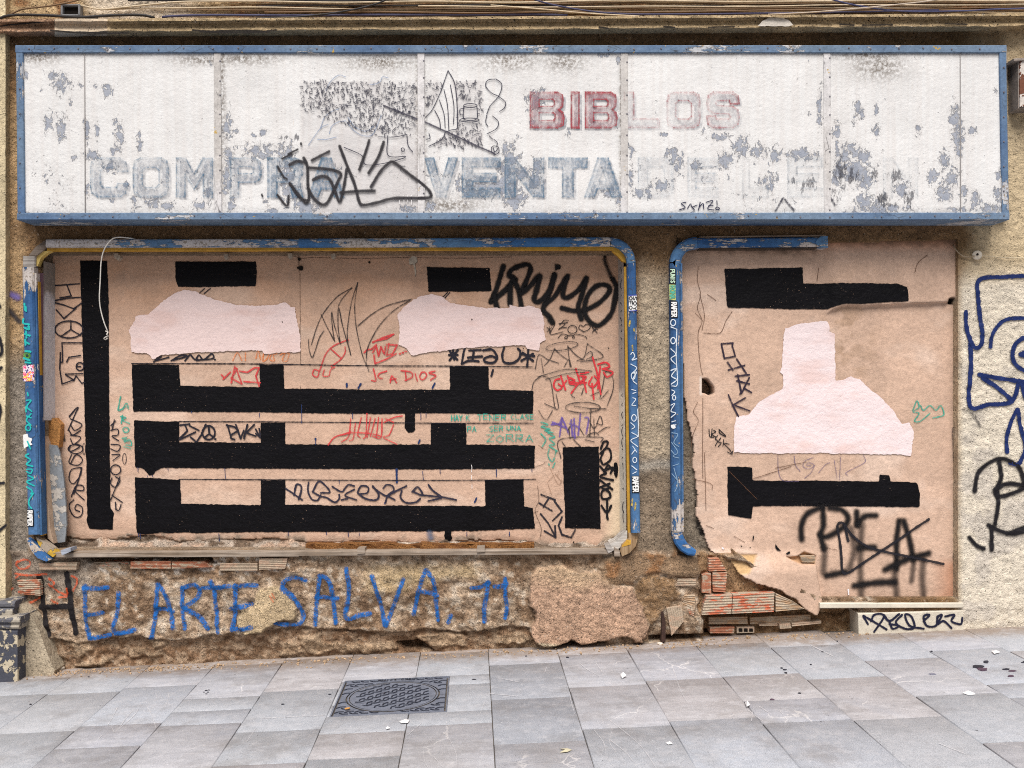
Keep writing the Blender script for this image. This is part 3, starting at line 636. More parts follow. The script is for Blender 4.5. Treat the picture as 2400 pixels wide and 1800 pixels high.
# graffiti on the main wall
blue = m_stroke('rough', (20, 92, 164)); blk = m_stroke('rough', (26, 22, 24)); org = m_stroke('rough', (206, 84, 44), .75)
ribbon('graffiti_letter', WALL, ps("405,310 415,480 430,560 460,720 505,920; 685,290 705,420 730,560 750,720 785,900; 420,635 560,632 715,620", W), 15, m_stroke('marker', (28, 24, 26), 1.0, .24), fac, .007, nac=5, step=3, label='black sprayed letter H')
L1 = ps("880,410 890,600 890,780 920,950; 870,430 980,440 1110,430; 890,710 980,705 1060,690; 920,960 1030,945 1140,920; 1225,490 1220,650 1180,830 1190,900 1290,895 1400,865; 1575,950 1600,800 1620,600 1630,400; 1630,400 1700,480 1760,650 1800,840; 1610,650 1700,655 1790,675; 1885,430 1890,650 1920,850; 1880,440 2000,405 2060,450 2040,540 1900,640; 1900,640 2050,730 2160,850; 2090,440 2180,430 2300,432; 2180,370 2212,430", W)
L1 += ps("0,365 70,350 140,345; 5,380 20,550 40,740; 190,340 190,450 180,620 160,720; 180,350 270,340 370,342; 150,545 240,520 330,500; 160,715 250,710 340,690; 800,295 700,270 620,300 600,360 680,430 750,530 775,620 720,680 550,665; 880,680 890,500 920,260; 920,255 980,280 1020,370 1060,660; 890,440 980,445 1070,452; 1145,200 1170,340 1160,480 1140,600 1180,630 1260,600 1350,590; 1370,260 1430,450 1480,680; 1490,690 1570,480 1640,290; 1730,590 1770,400 1830,210; 1840,210 1900,300 1920,450 1940,640; 1770,390 1850,400 1930,425; 2050,600 2030,660", X)
L1 += ps("20,360 100,350 170,315; 160,310 150,420 130,520 130,650; 220,345 270,345 320,320; 310,280 310,420 325,520 310,620", Y)
ribbon('graffiti_lettering', WALL, L1, 14, blue, fac, .008, nac=5, step=3, label='blue sprayed words EL ARTE SALVA. 11')
ribbon('graffiti_scribble', WALL, ps("170,170 240,140 300,145 310,200 250,235 190,230 160,190 175,160; 150,290 300,300 480,290; 160,330 190,300; 200,400 280,390 330,420 250,440; 500,340 560,380 530,420 500,400; 740,310 795,340 790,400 760,460; 530,420 600,470 690,500 690,440; 0,390 80,360; 60,490 120,440; 530,560 600,590; 250,600 330,580 400,540; 610,530 690,520; 180,480 350,500", W), 7, org, fac, .009, nac=3, step=3, label='orange red sprayed loops beside the black H')
ribbon('graffiti_scribble', WALL, ps("500,420 530,470; 520,400 540,440", X), 6, m_stroke('fog', (210, 110, 70), .6), fac, .01, nac=3, step=3)
navy = m_stroke('marker', (26, 42, 92), 1.0, .26)
ribbon('graffiti_drawing', WALL, ps("460,178 415,180 320,185 195,200 190,300 210,470 195,525 165,520 135,440 130,355; 150,480 155,600 150,810 240,805 350,790 390,690; 195,660 280,675 415,695 470,700; 210,675 280,720 355,785; 250,525 260,460 310,400 380,385 470,390; 400,695 415,760 435,800; 375,830 345,900 330,960 330,1035; 380,830 400,930 420,1010 400,1070 380,1095 345,1090", NN) + [ell(435, 560, 80, 82, NN)] + ps("390,562 425,548 450,552; 395,566 450,575", NN), 11.5, navy, fac, .007, nac=3, step=3, label='navy painted face outline with one round eye')
ribbon('graffiti_tag', WALL, ps("172,1225 185,1150 225,1100 290,1068 345,1080 395,1120 415,1190; 290,1080 302,1160 275,1215 285,1250 345,1240 430,1205; 270,1220 330,1190 430,1200; 285,1230 285,1300 272,1385; 240,1390 300,1420 370,1432 440,1405; 330,1432 430,1395; 145,1450 180,1488 215,1505; 255,1400 255,1510", NN), 15, m_stroke('spray', (26, 24, 28)), fac, .008, nac=5, step=3, label='black sprayed capital B on cream roughcast')
ribbon('graffiti_tag', WALL, ps("115,825 150,840 175,865 200,910", NN), 9, m_stroke('rough', (80, 76, 74), .7), fac, .007, label='faded grey brush stroke on cream roughcast')
ribbon('paint_blot', WALL, ps("0,215 30,225; 60,270 90,285", VV_), 22, m_stroke('fog', (104, 92, 150), .9), fac, .006, nac=5, label='violet sprayed dots')
ribbon('paint_blot', WALL, ps("20,330 50,350 95,400", VV_), 20, m_stroke('fog', (58, 54, 56), .9), fac, .006, nac=5, label='black sprayed smudge')

# corner base of the pilaster at the bottom left
pil = thing('pilaster_base', 'moulded pilaster foot with peeling dark grey paint at bottom left corner', 'pilaster', (P(10, 1590, .12)[0], -.1, gz(-2.8)))
def m_peel(name, a, b, thr=.5):
    n = NT(name); k = n.rng(n.noise(14, 5, .65, n.map(loc=(2, 0, 4))), thr - .01, thr + .02); c = n.mix(k, rgba(*a), rgba(*b)); c = n.val(c, n.rng(n.noise(70, 4), .25, .75, .75, 1.2, False))
    return n.fin(c, .75, n.bump(k, .004), spec=.3)
Mpeel = m_peel('peeling_base', (70, 72, 82), (190, 178, 154), .54); Mpeel2 = m_peel('peeling_mould', (164, 156, 142), (92, 92, 98), .52)
def boxuv(name, u0, u1, v0, v1, pf, pb, mat, parent, ch=.008, label=None):
    return bar(name, [(u0, (v0 + v1) / 2), (u1, (v0 + v1) / 2)], v1 - v0, pf, pb, mat, parent, ch, label=label)
boxuv('block', -420, 41, 1476, 1640, .17, -.02, Mpeel, pil, .012)
for v0, v1, u1, pf in ((1447, 1463, 46, .19), (1463, 1476, 44, .18), (1427, 1447, 29, .14), (1410, 1427, 34, .13)): boxuv('moulding', -420, u1, v0, v1, pf, -.02, Mpeel2, pil, .014)
def slabpoly(name, poly, pf, pb, mat, parent, label=None, rough=.006):
    V = [P(u, v, pf + rough * (float(vn(np.array(u * .05), np.array(v * .05), 2)) - .5)) for u, v in poly]; n = len(V); V += [(x, -pb, z) for x, _, z in V]
    return mesh(name, V, [tuple(range(n - 1, -1, -1))] + [(i, (i + 1) % n, n + (i + 1) % n, n + i) for i in range(n)], mat, parent, label=label)
slabpoly('plaster_fillet', [(16, 1408), (40, 1412), (62, 1428), (78, 1450), (92, 1478), (104, 1510), (114, 1540), (128, 1572), (118, 1600), (40, 1610), (40, 1470), (30, 1440)], .075, -.05, m_wall('fillet_plaster', (178, 164, 142), ((40, .01), (140, .004)), .3, .4), pil, 'tapering grey plaster fillet')

# walls of the neighbouring houses at both ends
nb = thing('neighbour_wall', 'narrow cream rendered wall with black graffiti at the left edge', 'wall', P(-200, 1600, .06))
NBS = Surf(.05, lambda u, v: .006 * fbm(u * S / .05, v * S / .05, 5, 3))
def c_nb(u, v): a = fbm(u * S / .2, v * S / .2, 8, 3); return lin((206, 190, 156)) * (1 + .25 * a[:, None])
Mnb = m_wall('cream_render', bumps=((40, .008), (130, .004)), var=.25, speck=.35)
grid('wall', NBS, np.r_[np.arange(-900, 10, 9), [13]], np.r_[np.arange(-420, 1412, 9), [1415]], Mnb, nb, colf=c_nb)
mesh('wall_edge', [P(13, -420, .05), P(13, 1415, .05), (P(13, 0, .05)[0], .05, P(13, 1415, .05)[2]), (P(13, 0, .05)[0], .05, P(13, -420, .05)[2])], [(0, 1, 2, 3)], m_wall('cream_edge', (186, 168, 134), ((40, .008),), .3, .4), nb)
ribbon('graffiti_tag', NBS, ps("0,330 -20,300 -60,320; 0,480 12,545 -5,570 -30,560; -5,640 10,625; -2,800 5,830 -2,880; -10,1190 20,1185; -5,1420 30,1392", VV_), 10, m_stroke('spray', (30, 30, 36)), nb, .006, nac=3, step=3)


# ------------------------------------------------------------------ bricked-up shop window (left) and doorway (right)
Mpl = m_wall('pink_plaster', bumps=((10, .005), (45, .004), (150, .0022)), var=.15, speck=.12)
Mblack = m_paint('black_masonry_paint', (11, 10, 14), .35, 1.0, rough=.55, bump=.005)
Mpink = m_paint('pale_pink_paint', (228, 206, 202), .04, 0, rough=.75, bump=.004, wash=.5)
Mpink2 = m_paint('pale_pink_white_paint', (230, 214, 214), .04, 0, rough=.7, bump=.004, wash=.55)
bot_l = lambda u: np.interp(u, [0, 140, 200, 300, 360, 420, 520, 660, 705, 720, 860, 980, 1120, 1250, 1262, 1300, 1400, 1440, 1480], [1254, 1254, 1268, 1262, 1254, 1270, 1266, 1264, 1270, 1274, 1268, 1274, 1266, 1272, 1283, 1289, 1287, 1262, 1250]) + 4 * fbm(u * .06, u * 0, 3, 3)
def h_l(u, v):
    x, z = u * S, v * S
    h = .0022 * fbm(x / .3, z / .22, 2, 3) + .0010 * fbm(x / .03, z / .02, 4, 2) * sm(760, 1000, v + 60 * fbm(x / .3, z / .3, 6, 2))
    h = h - .004 * np.exp(-((u - 703) / 3.0) ** 2) * sm(980, 600, v) - .006 * sm(14, 0, bot_l(u) - v)
    h = h - .006 * np.exp(-((u - 1258 - 5 * fbm(v * .02, v * 0, 5, 3)) / 4.0) ** 2) * sm(1060, 1120, v)
    return h
def c_l(u, v):
    x, z = u * S, v * S; a = fbm(x / .3, z / .3, 21, 3); b = fbm(x / .06, z / .05, 23, 3)
    c = np.tile(lin((201, 169, 147)), (len(u), 1)) * (1 + .11 * a + .06 * b)[:, None]
    def mixc(c, col, t): return c + (lin(col) - c) * np.clip(t, 0, 1)[:, None]
    c = mixc(c, (198, 152, 118), sm(790, 640, v + 60 * a) * sm(560, 640, v) * .55)          # warm shade below the frame top, put into the colour
    g = fbm(x / .45, z / .2, 27, 4); c = mixc(c, (186, 158, 138), sm(.05, .4, g) * .45); c = mixc(c, (222, 198, 180), sm(-.1, -.45, g) * .4); c = mixc(c, (170, 146, 128), sm(.2, .5, b) * .25)
    c = mixc(c, (168, 150, 134), sm(.25, .6, a) * sm(1000, 1200, v) * .35)
    c = mixc(c, (186, 172, 156), sm(20, 0, bot_l(u) - v) * sm(-.2, .3, b) * .8)
    c = mixc(c, (132, 118, 104), sm(26, 0, bot_l(u) - v) * sm(.1, .4, b) * .8)
    c = mixc(c, (226, 206, 176), sm(1400, 1450, u) * sm(1060, 1130, v + 40 * b) * .8)
    return np.clip(c, .01, .9)
SL = Surf(-.16, h_l)
wl = thing('infill_wall', 'smooth pinkish tan wall filling the wide window, painted with black shelf shapes', 'wall', P(780, 1290, -.16))
us = np.arange(84, 1482, 3.4); vs = np.arange(574, 1304, 3.4)
grid('plaster', SL, us, vs, Mpl, wl, mask=lambda u, v: v < bot_l(u), colf=c_l, skirt=.03)
# rubble and chipboard showing where the plaster stops
RB = Surf(-.175, lambda u, v: .022 * fbm(u * S / .06, v * S / .03, 12, 3) + .06 * sm(1262, 1296, v))
def c_rb(u, v):
    a = fbm(u * S / .08, v * S / .05, 14, 3); c = lin((190, 174, 158)) + (lin((118, 100, 84)) - lin((190, 174, 158))) * sm(.0, .35, a)[:, None]; c = c + (lin((190, 162, 140)) - c) * sm(-.1, -.35, a)[:, None]; return np.clip(c, .01, .9)
grid('rubble_fill', RB, np.arange(86, 1478, 3.4), np.arange(1244, 1304, 3), Mmason, wl, colf=c_rb, label='broken plaster crumbs along the bottom of the window')
CBS = lambda u: .012 * fbm(u * S / .12, u * 0, 3, 3)
def cb(u0, u1, pf, sd):
    t = np.linspace(u0, u1, 60); top = [(x, 1276 + 5 * float(fbm(np.array(x * .02), np.array(sd * 1.), 2, 3))) for x in t]; low = [(x, 1291.5 + 2 * float(fbm(np.array(x * .03), np.array(sd * 3.), 2, 3))) for x in t[::-1]]
    slabpoly('chipboard', top + low, pf, -.17, Mchip, wl, 'rotten chipboard edge', .03)
Mchip = m_chip('chipboard'); cb(716, 1252, -.10, 1); cb(722, 960, -.085, 2); cb(985, 1245, -.082, 4)

mk = lambda col, g=.3, a=1.0: m_stroke('marker', col, a, g)
K1, KF, RED, TEAL, NVY = mk((34, 32, 42)), mk((48, 44, 46), .42, .9), mk((204, 62, 66), .40, .95), mk((46, 160, 140), .42, .9), mk((34, 52, 96), .2)
bars = [('painted_column', [(188.5, 611), (252, 611), (255, 710), (257, 970), (258, 1090), (259, 1190), (267, 1201), (264, 1241), (209, 1239), (203, 1220), (205, 1206), (203, 1100), (200, 1008), (196, 850), (192, 760)], 'tall narrow black painted column'),
 ('painted_block', [(411, 614), (600, 613), (602, 640), (600, 671), (418, 673), (411, 655)], 'small black painted block above the pale hump'),
 ('painted_block', [(1000, 626), (1148, 628), (1153, 683), (1004, 684)], 'black painted block beside the sprayed tag'),
 ('painted_shelf', [(309, 854), (420, 855), (422, 904), (520, 906), (609, 908), (609, 855), (665, 855), (666, 911), (760, 911), (900, 914), (1054, 913), (1054, 859), (1145, 859), (1146, 913), (1200, 914), (1250, 916), (1249, 969), (1150, 970), (1045, 968), (900, 970), (774, 969), (600, 966), (450, 965), (313, 964)], 'uppermost black painted shelf on three stubs'),
 ('painted_shelf', [(314.6, 985.5), (420, 988), (420, 1035.6), (600, 1038), (612, 1038), (612, 991), (669, 991), (669, 1041), (800, 1042), (1009.6, 1041), (1010, 992), (1092, 992), (1094, 1042), (1254, 1044), (1252, 1098), (1000, 1100), (817, 1099), (600, 1098), (378, 1096), (364, 1104), (360, 1112), (350, 1114), (342, 1104), (334, 1097), (317, 1095)], 'middle black painted shelf on three stubs'),
 ('painted_shelf', [(316, 1118), (423, 1124), (425, 1181), (600, 1183), (611, 1183), (611, 1125), (669, 1125), (669, 1183), (900, 1185), (1137, 1186), (1137, 1125), (1227.5, 1124), (1228, 1187), (1248, 1190), (1255, 1239), (1100, 1244), (800, 1246), (600, 1247), (370, 1249), (340, 1254), (321, 1250), (318, 1200)], 'lowest black painted shelf on three stubs'),
 ('painted_panel', [(1318, 1048), (1404, 1046), (1405, 1144), (1408, 1239), (1325, 1238), (1321, 1140)], 'upright black painted rectangle'),
 ('paint_run', [(950, 966), (973, 966), (973, 1008), (966, 1013), (958, 1014), (948, 1004)], 'fat black run of paint'),
 ('paint_run', [(1043, 1244), (1058, 1244), (1057, 1252), (1060, 1262), (1056, 1270), (1044, 1268), (1041, 1256)], 'black blob of paint below the lowest shelf')]
for nm, pl, lb in bars: patch(nm, SL, pl, Mblack, wl, .0035, 1.1, 14, lb, 3.0)
ribbon('painted_line', SL, [[(309, 852), (600, 853), (850, 857), (1054, 858), (1180, 859.5), (1248, 860)], [(420, 988), (700, 989), (1010, 991.5), (1250, 991.5)], [(420, 1123), (600, 1124), (900, 1125.5), (1130, 1125), (1256, 1123)]], 2.6, mk((30, 28, 36), .1), wl, .0032, jit=.4)
pale = [('painted_hump', pg("1120,935 1160,870 1180,812 1280,805 1400,700 1520,615 1600,588 1700,605 1800,650 1900,680 2050,720 2212,725", DD) + pg("170,715 265,695 300,740 340,735 360,900 385,1000 388,1125 75,1140 60,1110 0,1105", E) + pg("2050,1115 1700,1130 1390,1150 1330,1190 1270,1140 1140,1125 1135,1000", DD), 'pale pink painted hump on the left'),
 ('painted_hump', pg("1220,800 1300,720 1400,650 1510,618 1600,640 1680,700 1830,725 2000,745 2190,745", E) + pg("345,715 420,735 510,725 620,750 645,830 645,960 660,1010 610,1050 600,1110 500,1100 480,1065 300,1075", F) + pg("2000,1080 1800,1085 1660,1110 1450,1130 1350,1150 1300,1100 1235,1060 1240,900", E), 'pale pink painted hump beside the sprayed tag')]
for nm, pl, lb in pale: patch(nm, SL, pl, Mpink, wl, .0075, 2.0, 14, lb, 3.0)
# the big black sprayed tag
ribbon('graffiti_tag', SL, ps("295,385 265,480 230,590 185,690; 400,500 300,600 190,690; 215,640 225,690 240,745; 352,710 355,560 380,480 345,470 360,420 430,385 500,370 530,400 510,470 470,560 440,620 520,560 610,465 580,590 560,670 600,690 690,600 735,460; 370,480 420,580 450,730; 735,460 690,620 640,740 650,780 690,820 718,870; 650,720 740,640 800,540 855,460 815,580 810,645 860,650 950,580 1015,480 965,650 940,740 968,840; 800,745 900,768 1000,760 1120,700 1210,600 1190,550 1110,550 1040,610 1000,700 1000,800 1060,880 1130,890 1220,800 1250,700 1270,570 1240,500", F), 17.5, m_stroke('spray', (18, 16, 18)), wl, .005, nac=5, step=4, label='big looping black sprayed tag')
ribbon('graffiti_tag', SL, ps("1235,500 1200,420 1170,340 1170,300; 690,850 718,870; 1275,640 1240,760", F), 16, m_stroke('fog', (26, 24, 26), .85), wl, .0062, nac=5)
ribbon('graffiti_tag', SL, [ell(757, 392, 12, 12, F)], 16, m_stroke('spray', (22, 20, 22)), wl, .0066, nac=5)
ribbon('graffiti_tag', SL, ps("-175,1150 -100,1150; -140,1110 -130,1190; -170,1115 -105,1190; -170,1195 -100,1110; -40,1095 -55,1160 -65,1225; -65,1225 0,1200 80,1205; 0,1112 100,1106; 40,1110 30,1180; -10,1172 110,1162; 120,1110 200,1105 240,1170 210,1215 140,1210 130,1180 190,1160 240,1180; 300,1090 285,1150 300,1210 370,1220 430,1180 440,1120 420,1095; 510,1100 500,1250; 440,1140 560,1160; 450,1200 550,1140; 460,1130 550,1200; 205,1280 190,1330", F), 6.5, K1, wl, .004, label='thick black marker tag between two stars')
ribbon('graffiti_drawing', SL, ps("830,570 700,650 590,780 530,900 480,1060; 565,800 610,900 680,1030; 680,1030 660,900 655,780 680,900 730,1055; 730,1055 710,900 715,740 750,900 820,1150; 820,1150 790,1000 800,850 830,680 880,525; 880,525 855,700 860,850 880,980 920,1150 955,1235; 830,570 750,660 710,730; 455,1020 460,1100 485,1170 510,1120 550,1000 590,940; 880,900 1000,800 1120,730 1250,690 1340,670; 1330,680 1200,760 1080,880 1000,1010 960,1110 955,1200 950,1240; 960,1240 975,1290", E), 3.0, KF, wl, .004, label='thin black outline of two leaves')
ribbon('graffiti_tag', SL, ps("1655,610 1615,650; 1675,610 1630,660", E) + ps("1770,575 1725,615; 1820,575 1765,620", DD), 2.6, K1, wl, .004)
ribbon('graffiti_drawing', SL, ps("550,1290 600,1150 660,1080 740,1040 800,1020; 770,1080 770,1130 730,1190 650,1250; 650,1100 740,1180; 500,1280 490,1320 530,1340 545,1290 510,1275; 590,1280 580,1330 630,1330 645,1280 680,1255", E), 3.6, RED, wl, .0042, label='faint red looping doodle')
ribbon('graffiti_tag', SL, ps("1010,1040 1100,1000 1190,970 1130,1010 1030,1030; 935,1130 960,1105 1000,1100 1040,1060; 1010,1130 1040,1070 1060,1160 1080,1080 1110,1140 1120,1080; 1150,1050 1130,1150; 1130,1060 1220,1065 1180,1140 1140,1150; 1020,1150 1030,1225 1120,1190 1210,1140; 1240,1140 1250,1140; 1265,1130 1275,1130; 1290,1120 1300,1120", E), 4.4, RED, wl, .004, smooth=False, label='red marker tag underlined with dots')
ribbon('graffiti_lettering', SL, ps("1015,1270 1030,1330 1035,1375 1000,1370; 1130,1290 1070,1310 1055,1340 1090,1355; 1160,1390 1175,1330 1215,1390; 1160,1365 1210,1355; 1290,1290 1300,1370; 1255,1285 1340,1300 1350,1340 1290,1370; 1375,1310 1395,1375; 1430,1300 1415,1340 1440,1365 1475,1330 1460,1300 1430,1300; 1545,1290 1495,1305 1555,1330 1510,1365", E), 4.2, RED, wl, .004, label='red crayon words JC A DIOS')
ribbon('graffiti_tag', SL, ps("1915,1320 1940,1350 1990,1300 1930,1360; 2030,1250 2000,1390; 2050,1270 2000,1350 2090,1400; 2040,1260 2090,1395; 2070,1290 2140,1300 2200,1260; 2110,1380 2250,1390", DD) + ps("0,1260 30,1262 0,1330 30,1420", E), 4.6, RED, wl, .0045, smooth=False, label='small red tag above the shelf')
ribbon('graffiti_tag', SL, ps("0,1180 20,1110 40,1190; 70,1120 60,1200 90,1190 110,1150; 130,1150 120,1190 160,1200 150,1150 180,1140; 210,1150 250,1130 290,1140; 250,1140 230,1200 270,1200 285,1150; -200,1200 -160,1130 -120,1200; -90,1130 -90,1200", E), 3.8, mk((222, 128, 70), .45, .85), wl, .004, label='faint orange scrawl under the left hump')
ribbon('graffiti_tag', SL, ps("1330,1210 1400,1160 1340,1200 1460,1170; 1480,1200 1560,1155 1620,1160 1500,1195; 1600,1200 1640,1150; 1650,1150 1690,1190 1720,1150 1760,1190 1830,1140 1840,1180 1700,1195; 1855,1190 1862,1190", DD), 4.2, K1, wl, .004, label='black tag cut off by the left hump')
P1 = ps("470,552 690,535; 580,545 615,635; 520,657 620,640; 465,682 590,660 710,650; 480,700 560,720 640,750 710,700; 490,760 555,835 660,745; 615,855 615,930; 615,930 530,990; 615,930 700,980; 540,1400 520,1270 525,1130; 720,1045 540,1045; 540,1045 545,1210 525,1215 525,1130; 580,1210 600,1170 700,1155; 570,1320 640,1365 545,1400; 570,1315 720,1312; 640,1370 660,1330 710,1395 735,1385; 660,1250 700,1250", DD) + [ell(600, 930, 122, 74, DD), ell(695, 1250, 34, 34, DD)]
ribbon('graffiti_drawing', SL, P1, 3.6, K1, wl, .0042, smooth=False, label='black marker signs with a peace symbol beside the column')
P2 = ps("600,280 650,220 680,200 660,240 630,310 590,400; 600,285 645,230; 610,300 710,350 650,400 610,350; 700,400 630,440 600,400; 610,440 700,460 640,520 610,470; 610,530 590,560 620,580 690,540 650,520; 620,610 600,680 680,700 715,650 660,610 610,690; 700,720 620,740 600,820 640,860 700,780 700,720; 710,720 680,830 640,950; 620,970 660,880 720,880 720,920 650,920 730,1000; 640,1000 600,1050 640,1140 700,1140 715,1070 670,1040 650,1080 690,1100; 970,400 990,310; 960,360 1000,320; 960,400 1020,390 1020,440 970,450 1030,490; 960,520 1040,530 1020,580 960,560; 970,610 1040,610 980,660; 1000,800 1040,830 1000,890 960,860 970,810; 1040,800 980,950 960,1000; 970,960 1060,1020; 1000,1080 1030,1090 1050,1040; 1000,1020 1005,1080", H) + [ell(1003, 740, 44, 42, H), ell(660, 560, 60, 40, H)]
ribbon('graffiti_tag', SL, P2, 3.2, K1, wl, .0042, label='vertical black marker tag on both sides of the column')
ribbon('graffiti_tag', SL, [ell(1077, 645, 16, 48, H), ell(728, 560, 12, 50, H)], 1.6, K1, wl, .0042)
ribbon('graffiti_lettering', SL, ps("1045,110 1030,180 1025,230 1080,200; 1060,220 1095,165 1112,215; 1070,200 1110,195; 1060,270 1050,340; 1045,280 1090,290 1060,310 1120,340; 1060,470 1100,460 1070,490 1120,480; 1080,500 1130,490 1140,520; 1075,540 1130,555; 1090,525 1140,530", H) + [ell(1090, 395, 25, 22, H)], 4, TEAL, wl, .0044, label='vertical green letters beside the column')
ribbon('graffiti_tag', SL, ps("1560,355 1640,345; 1600,350 1620,400; 1555,480 1690,415; 1620,405 1555,470; 1640,360 1720,400; 1780,350 1740,440 1700,500 1650,460; 1805,365 1810,430; 1810,430 1770,460; 1810,430 1850,460; 1860,476 1866,476; 1970,360 2000,470; 1960,355 2030,370 2060,400 2000,440; 2040,350 2080,470 2110,400; 2000,470 2030,480; 2140,350 2110,470; 2200,350 2130,420 2212,450; 2212,390 2250,460", H) + [ell(1805, 420, 55, 60, H)] + ps("0,430 40,460; 30,385 40,440", I), 5, K1, wl, .0045, smooth=False, label='black tag with a peace sign between two shelf stubs')
ribbon('graffiti_tag', SL, ps("260,905 330,950 400,1000; 330,960 350,870 390,880 390,930 370,995; 455,850 450,920 480,990 530,1005 560,960; 490,930 550,840 640,930 560,940; 490,930 560,970 610,980 680,1020 720,990 720,955; 660,885 740,930 770,900 800,870 850,880; 740,1000 790,990; 850,910 770,960 870,1000; 880,930 910,880 970,890 960,940 890,950; 880,940 950,990 1040,1000 1060,950 1010,880; 1010,890 1110,960 1150,960; 1120,1020 1150,960 1300,880; 1100,900 1130,870 1180,880 1190,920 1140,960 1200,1000; 1260,920 1250,980 1300,1025 1380,1020 1420,990; 1350,930 1400,890 1440,960 1360,930; 1440,960 1600,975 1730,1000; 1490,870 1530,920 1600,970; 1490,1010 1600,985", I), 5, mk((44, 42, 58), .34), wl, .0045, label='looping grey black tag below the middle shelf')
ribbon('graffiti_scribble', SL, ps("625,525 680,460 770,430 820,410; 820,300 800,450 740,500; 860,340 840,470 810,490; 910,290 880,430 900,460; 960,255 950,440 930,470; 990,290 960,460; 1030,300 990,450; 1060,290 1040,460; 1090,300 1080,460 1010,450; 1110,330 1190,290 1265,275; 1120,300 1190,330; 1190,350 1150,440 1100,460 1220,520; 740,440 850,420 1000,430 1080,450", I), 3.6, RED, wl, .0046, label='red zigzag scribble')
T1 = text('HAY', *pg("1690,268", I)[0], 25, 13, jit=.08) + text('K', *pg("1818,268", I)[0], 10, 13) + text('TENER', *pg("1915,264", I)[0], 66, 12, jit=.1) + text('CLASE', *pg("360,266", J)[0], 53, 11, jit=.1) + text('PA', *pg("1828,368", I)[0], 20, 12) + text('SER', *pg("175,364", J)[0], 31, 12, jit=.1) + text('UNA', *pg("325,364", J)[0], 32, 10, jit=.1) + text('ZORRA', *pg("150,440", J)[0], 108, 16, jit=.12)
ribbon('graffiti_lettering', SL, T1, 2.9, TEAL, wl, .0046, smooth=False, label='green handwriting HAY K TENER CLASE PA SER UNA ZORRA')
ribbon('graffiti_scribble', SL, ps("620,330 680,350 620,370 700,390 650,400 720,420; 620,430 660,480 630,540; 680,420 740,460 690,470 740,520 690,530 760,580; 690,560 680,620 720,670 750,580; 740,680 720,720; 685,690 690,700", J), 4.4, TEAL, wl, .0046, label='green scribble beside the upright rectangle')
ribbon('graffiti_tag', SL, ps("710,350 780,340 800,290 780,450; 800,290 860,430; 720,330 840,380; 880,310 890,450; 870,340 940,370; 905,300 910,470; 960,260 940,440; 1000,290 1030,300 1010,430", J), 5.4, mk((104, 84, 160), .42, .9), wl, .0046, label='violet marker tag above the upright rectangle')
ribbon('graffiti_scribble', SL, ps("790,640 785,480 1130,460 1135,500; 850,400 880,360 940,370 990,440; 860,380 870,470; 900,480 960,540; 1050,220 1040,450; 1030,300 1070,380 1100,360; 1075,300 1080,440; 1100,345 1130,275 1150,350 1100,340; 1010,460 1040,430 1090,420 1120,440; 1110,420 1170,380 1215,370; 905,190 1040,210 1180,215; 800,500 830,540; 1000,480 1080,500", J) + [ell(980, 203, 150, 45, J)], 3.2, KF, wl, .0048, label='black marker scribbles on top of the upright rectangle')
ribbon('graffiti_drawing', SL, ps("570,1270 600,1150 680,1190 770,1220; 735,1095 700,1180 650,1240; 740,1100 790,1150 850,1190; 850,1070 860,1160 870,1250; 855,1080 920,1150 1000,1200; 1020,1050 990,1170 930,1200; 1020,1055 1155,1165 960,1210; 820,1250 860,1190 880,1250; 590,1340 800,1280 920,1275 1060,1290; 660,1360 850,1310 1000,1300; 640,1335 700,1370 740,1600 770,1600 750,1490; 650,1570 740,1610; 540,1450 560,1380 620,1330; 1160,1310 1200,1290 1240,1350 1240,1450 1190,1590; 1170,1310 1150,1430 1130,1530 1200,1460; 1050,1500 1120,1470; 970,1490 985,1440; 880,1500 910,1520; 620,1180 640,1300; 1000,1150 1050,1120 1060,1160 1010,1190; 600,1630 660,1710 720,1630", F) + [ell(800, 1075, 140, 34, F, -8)], 2.8, KF, wl, .0047, label='black marker crown and face outline with a halo')
ribbon('graffiti_tag', SL, ps("740,885 700,970 810,950; 770,930 830,880 770,880 850,870; 780,920 840,910; 990,950 945,920 960,890 985,905 1010,885 1045,900 1030,930 990,950; 780,890 800,870 820,850 860,850; 765,1005 800,970 850,980 840,1010 820,1000 860,980 900,985 910,1005 890,1000 920,970 1000,990 1015,1010; 670,910 710,950; 710,910 670,950; 690,905 690,960; 1060,910 1105,960; 1105,910 1060,955; 1070,935 1110,930", F) + [ell(890, 930, 40, 34, F)], 1.9, mk((40, 36, 38), .2), wl, .0047, label='thin black tag with a heart between two stars')
ribbon('graffiti_tag', SL, ps("780,1355 740,1370 730,1420 760,1455 800,1430 770,1400; 790,1330 830,1450; 800,1420 840,1370; 850,1340 910,1370 860,1390 920,1410; 850,1330 870,1400; 920,1270 960,1400; 940,1330 1010,1340 940,1400 880,1480; 880,1390 1010,1390; 980,1330 1010,1470; 960,1310 1030,1300; 1060,1340 1030,1400 1070,1425 1110,1370 1080,1330; 1065,1170 1110,1330 1135,1490; 1060,1400 1075,1530; 1130,1250 1110,1440; 1110,1230 1180,1215 1210,1250 1150,1270; 1150,1270 1240,1300 1190,1340 1160,1300", F), 4.8, mk((206, 54, 62), .34), wl, .005, label='red marker tag over the black crown')
ribbon('graffiti_tag', SL, ps("605,1030 715,1095; 620,955 740,1000; 690,980 640,1060; 735,1010 800,1100 720,1180; 615,1120 680,1200 745,1320; 650,1270 745,1325 740,1225; 800,1150 770,1220 800,1300 880,1325 915,1260", J), 5.2, mk((40, 38, 46), .38), wl, .003, smooth=False, label='slanting black letters at the foot of the upright rectangle')
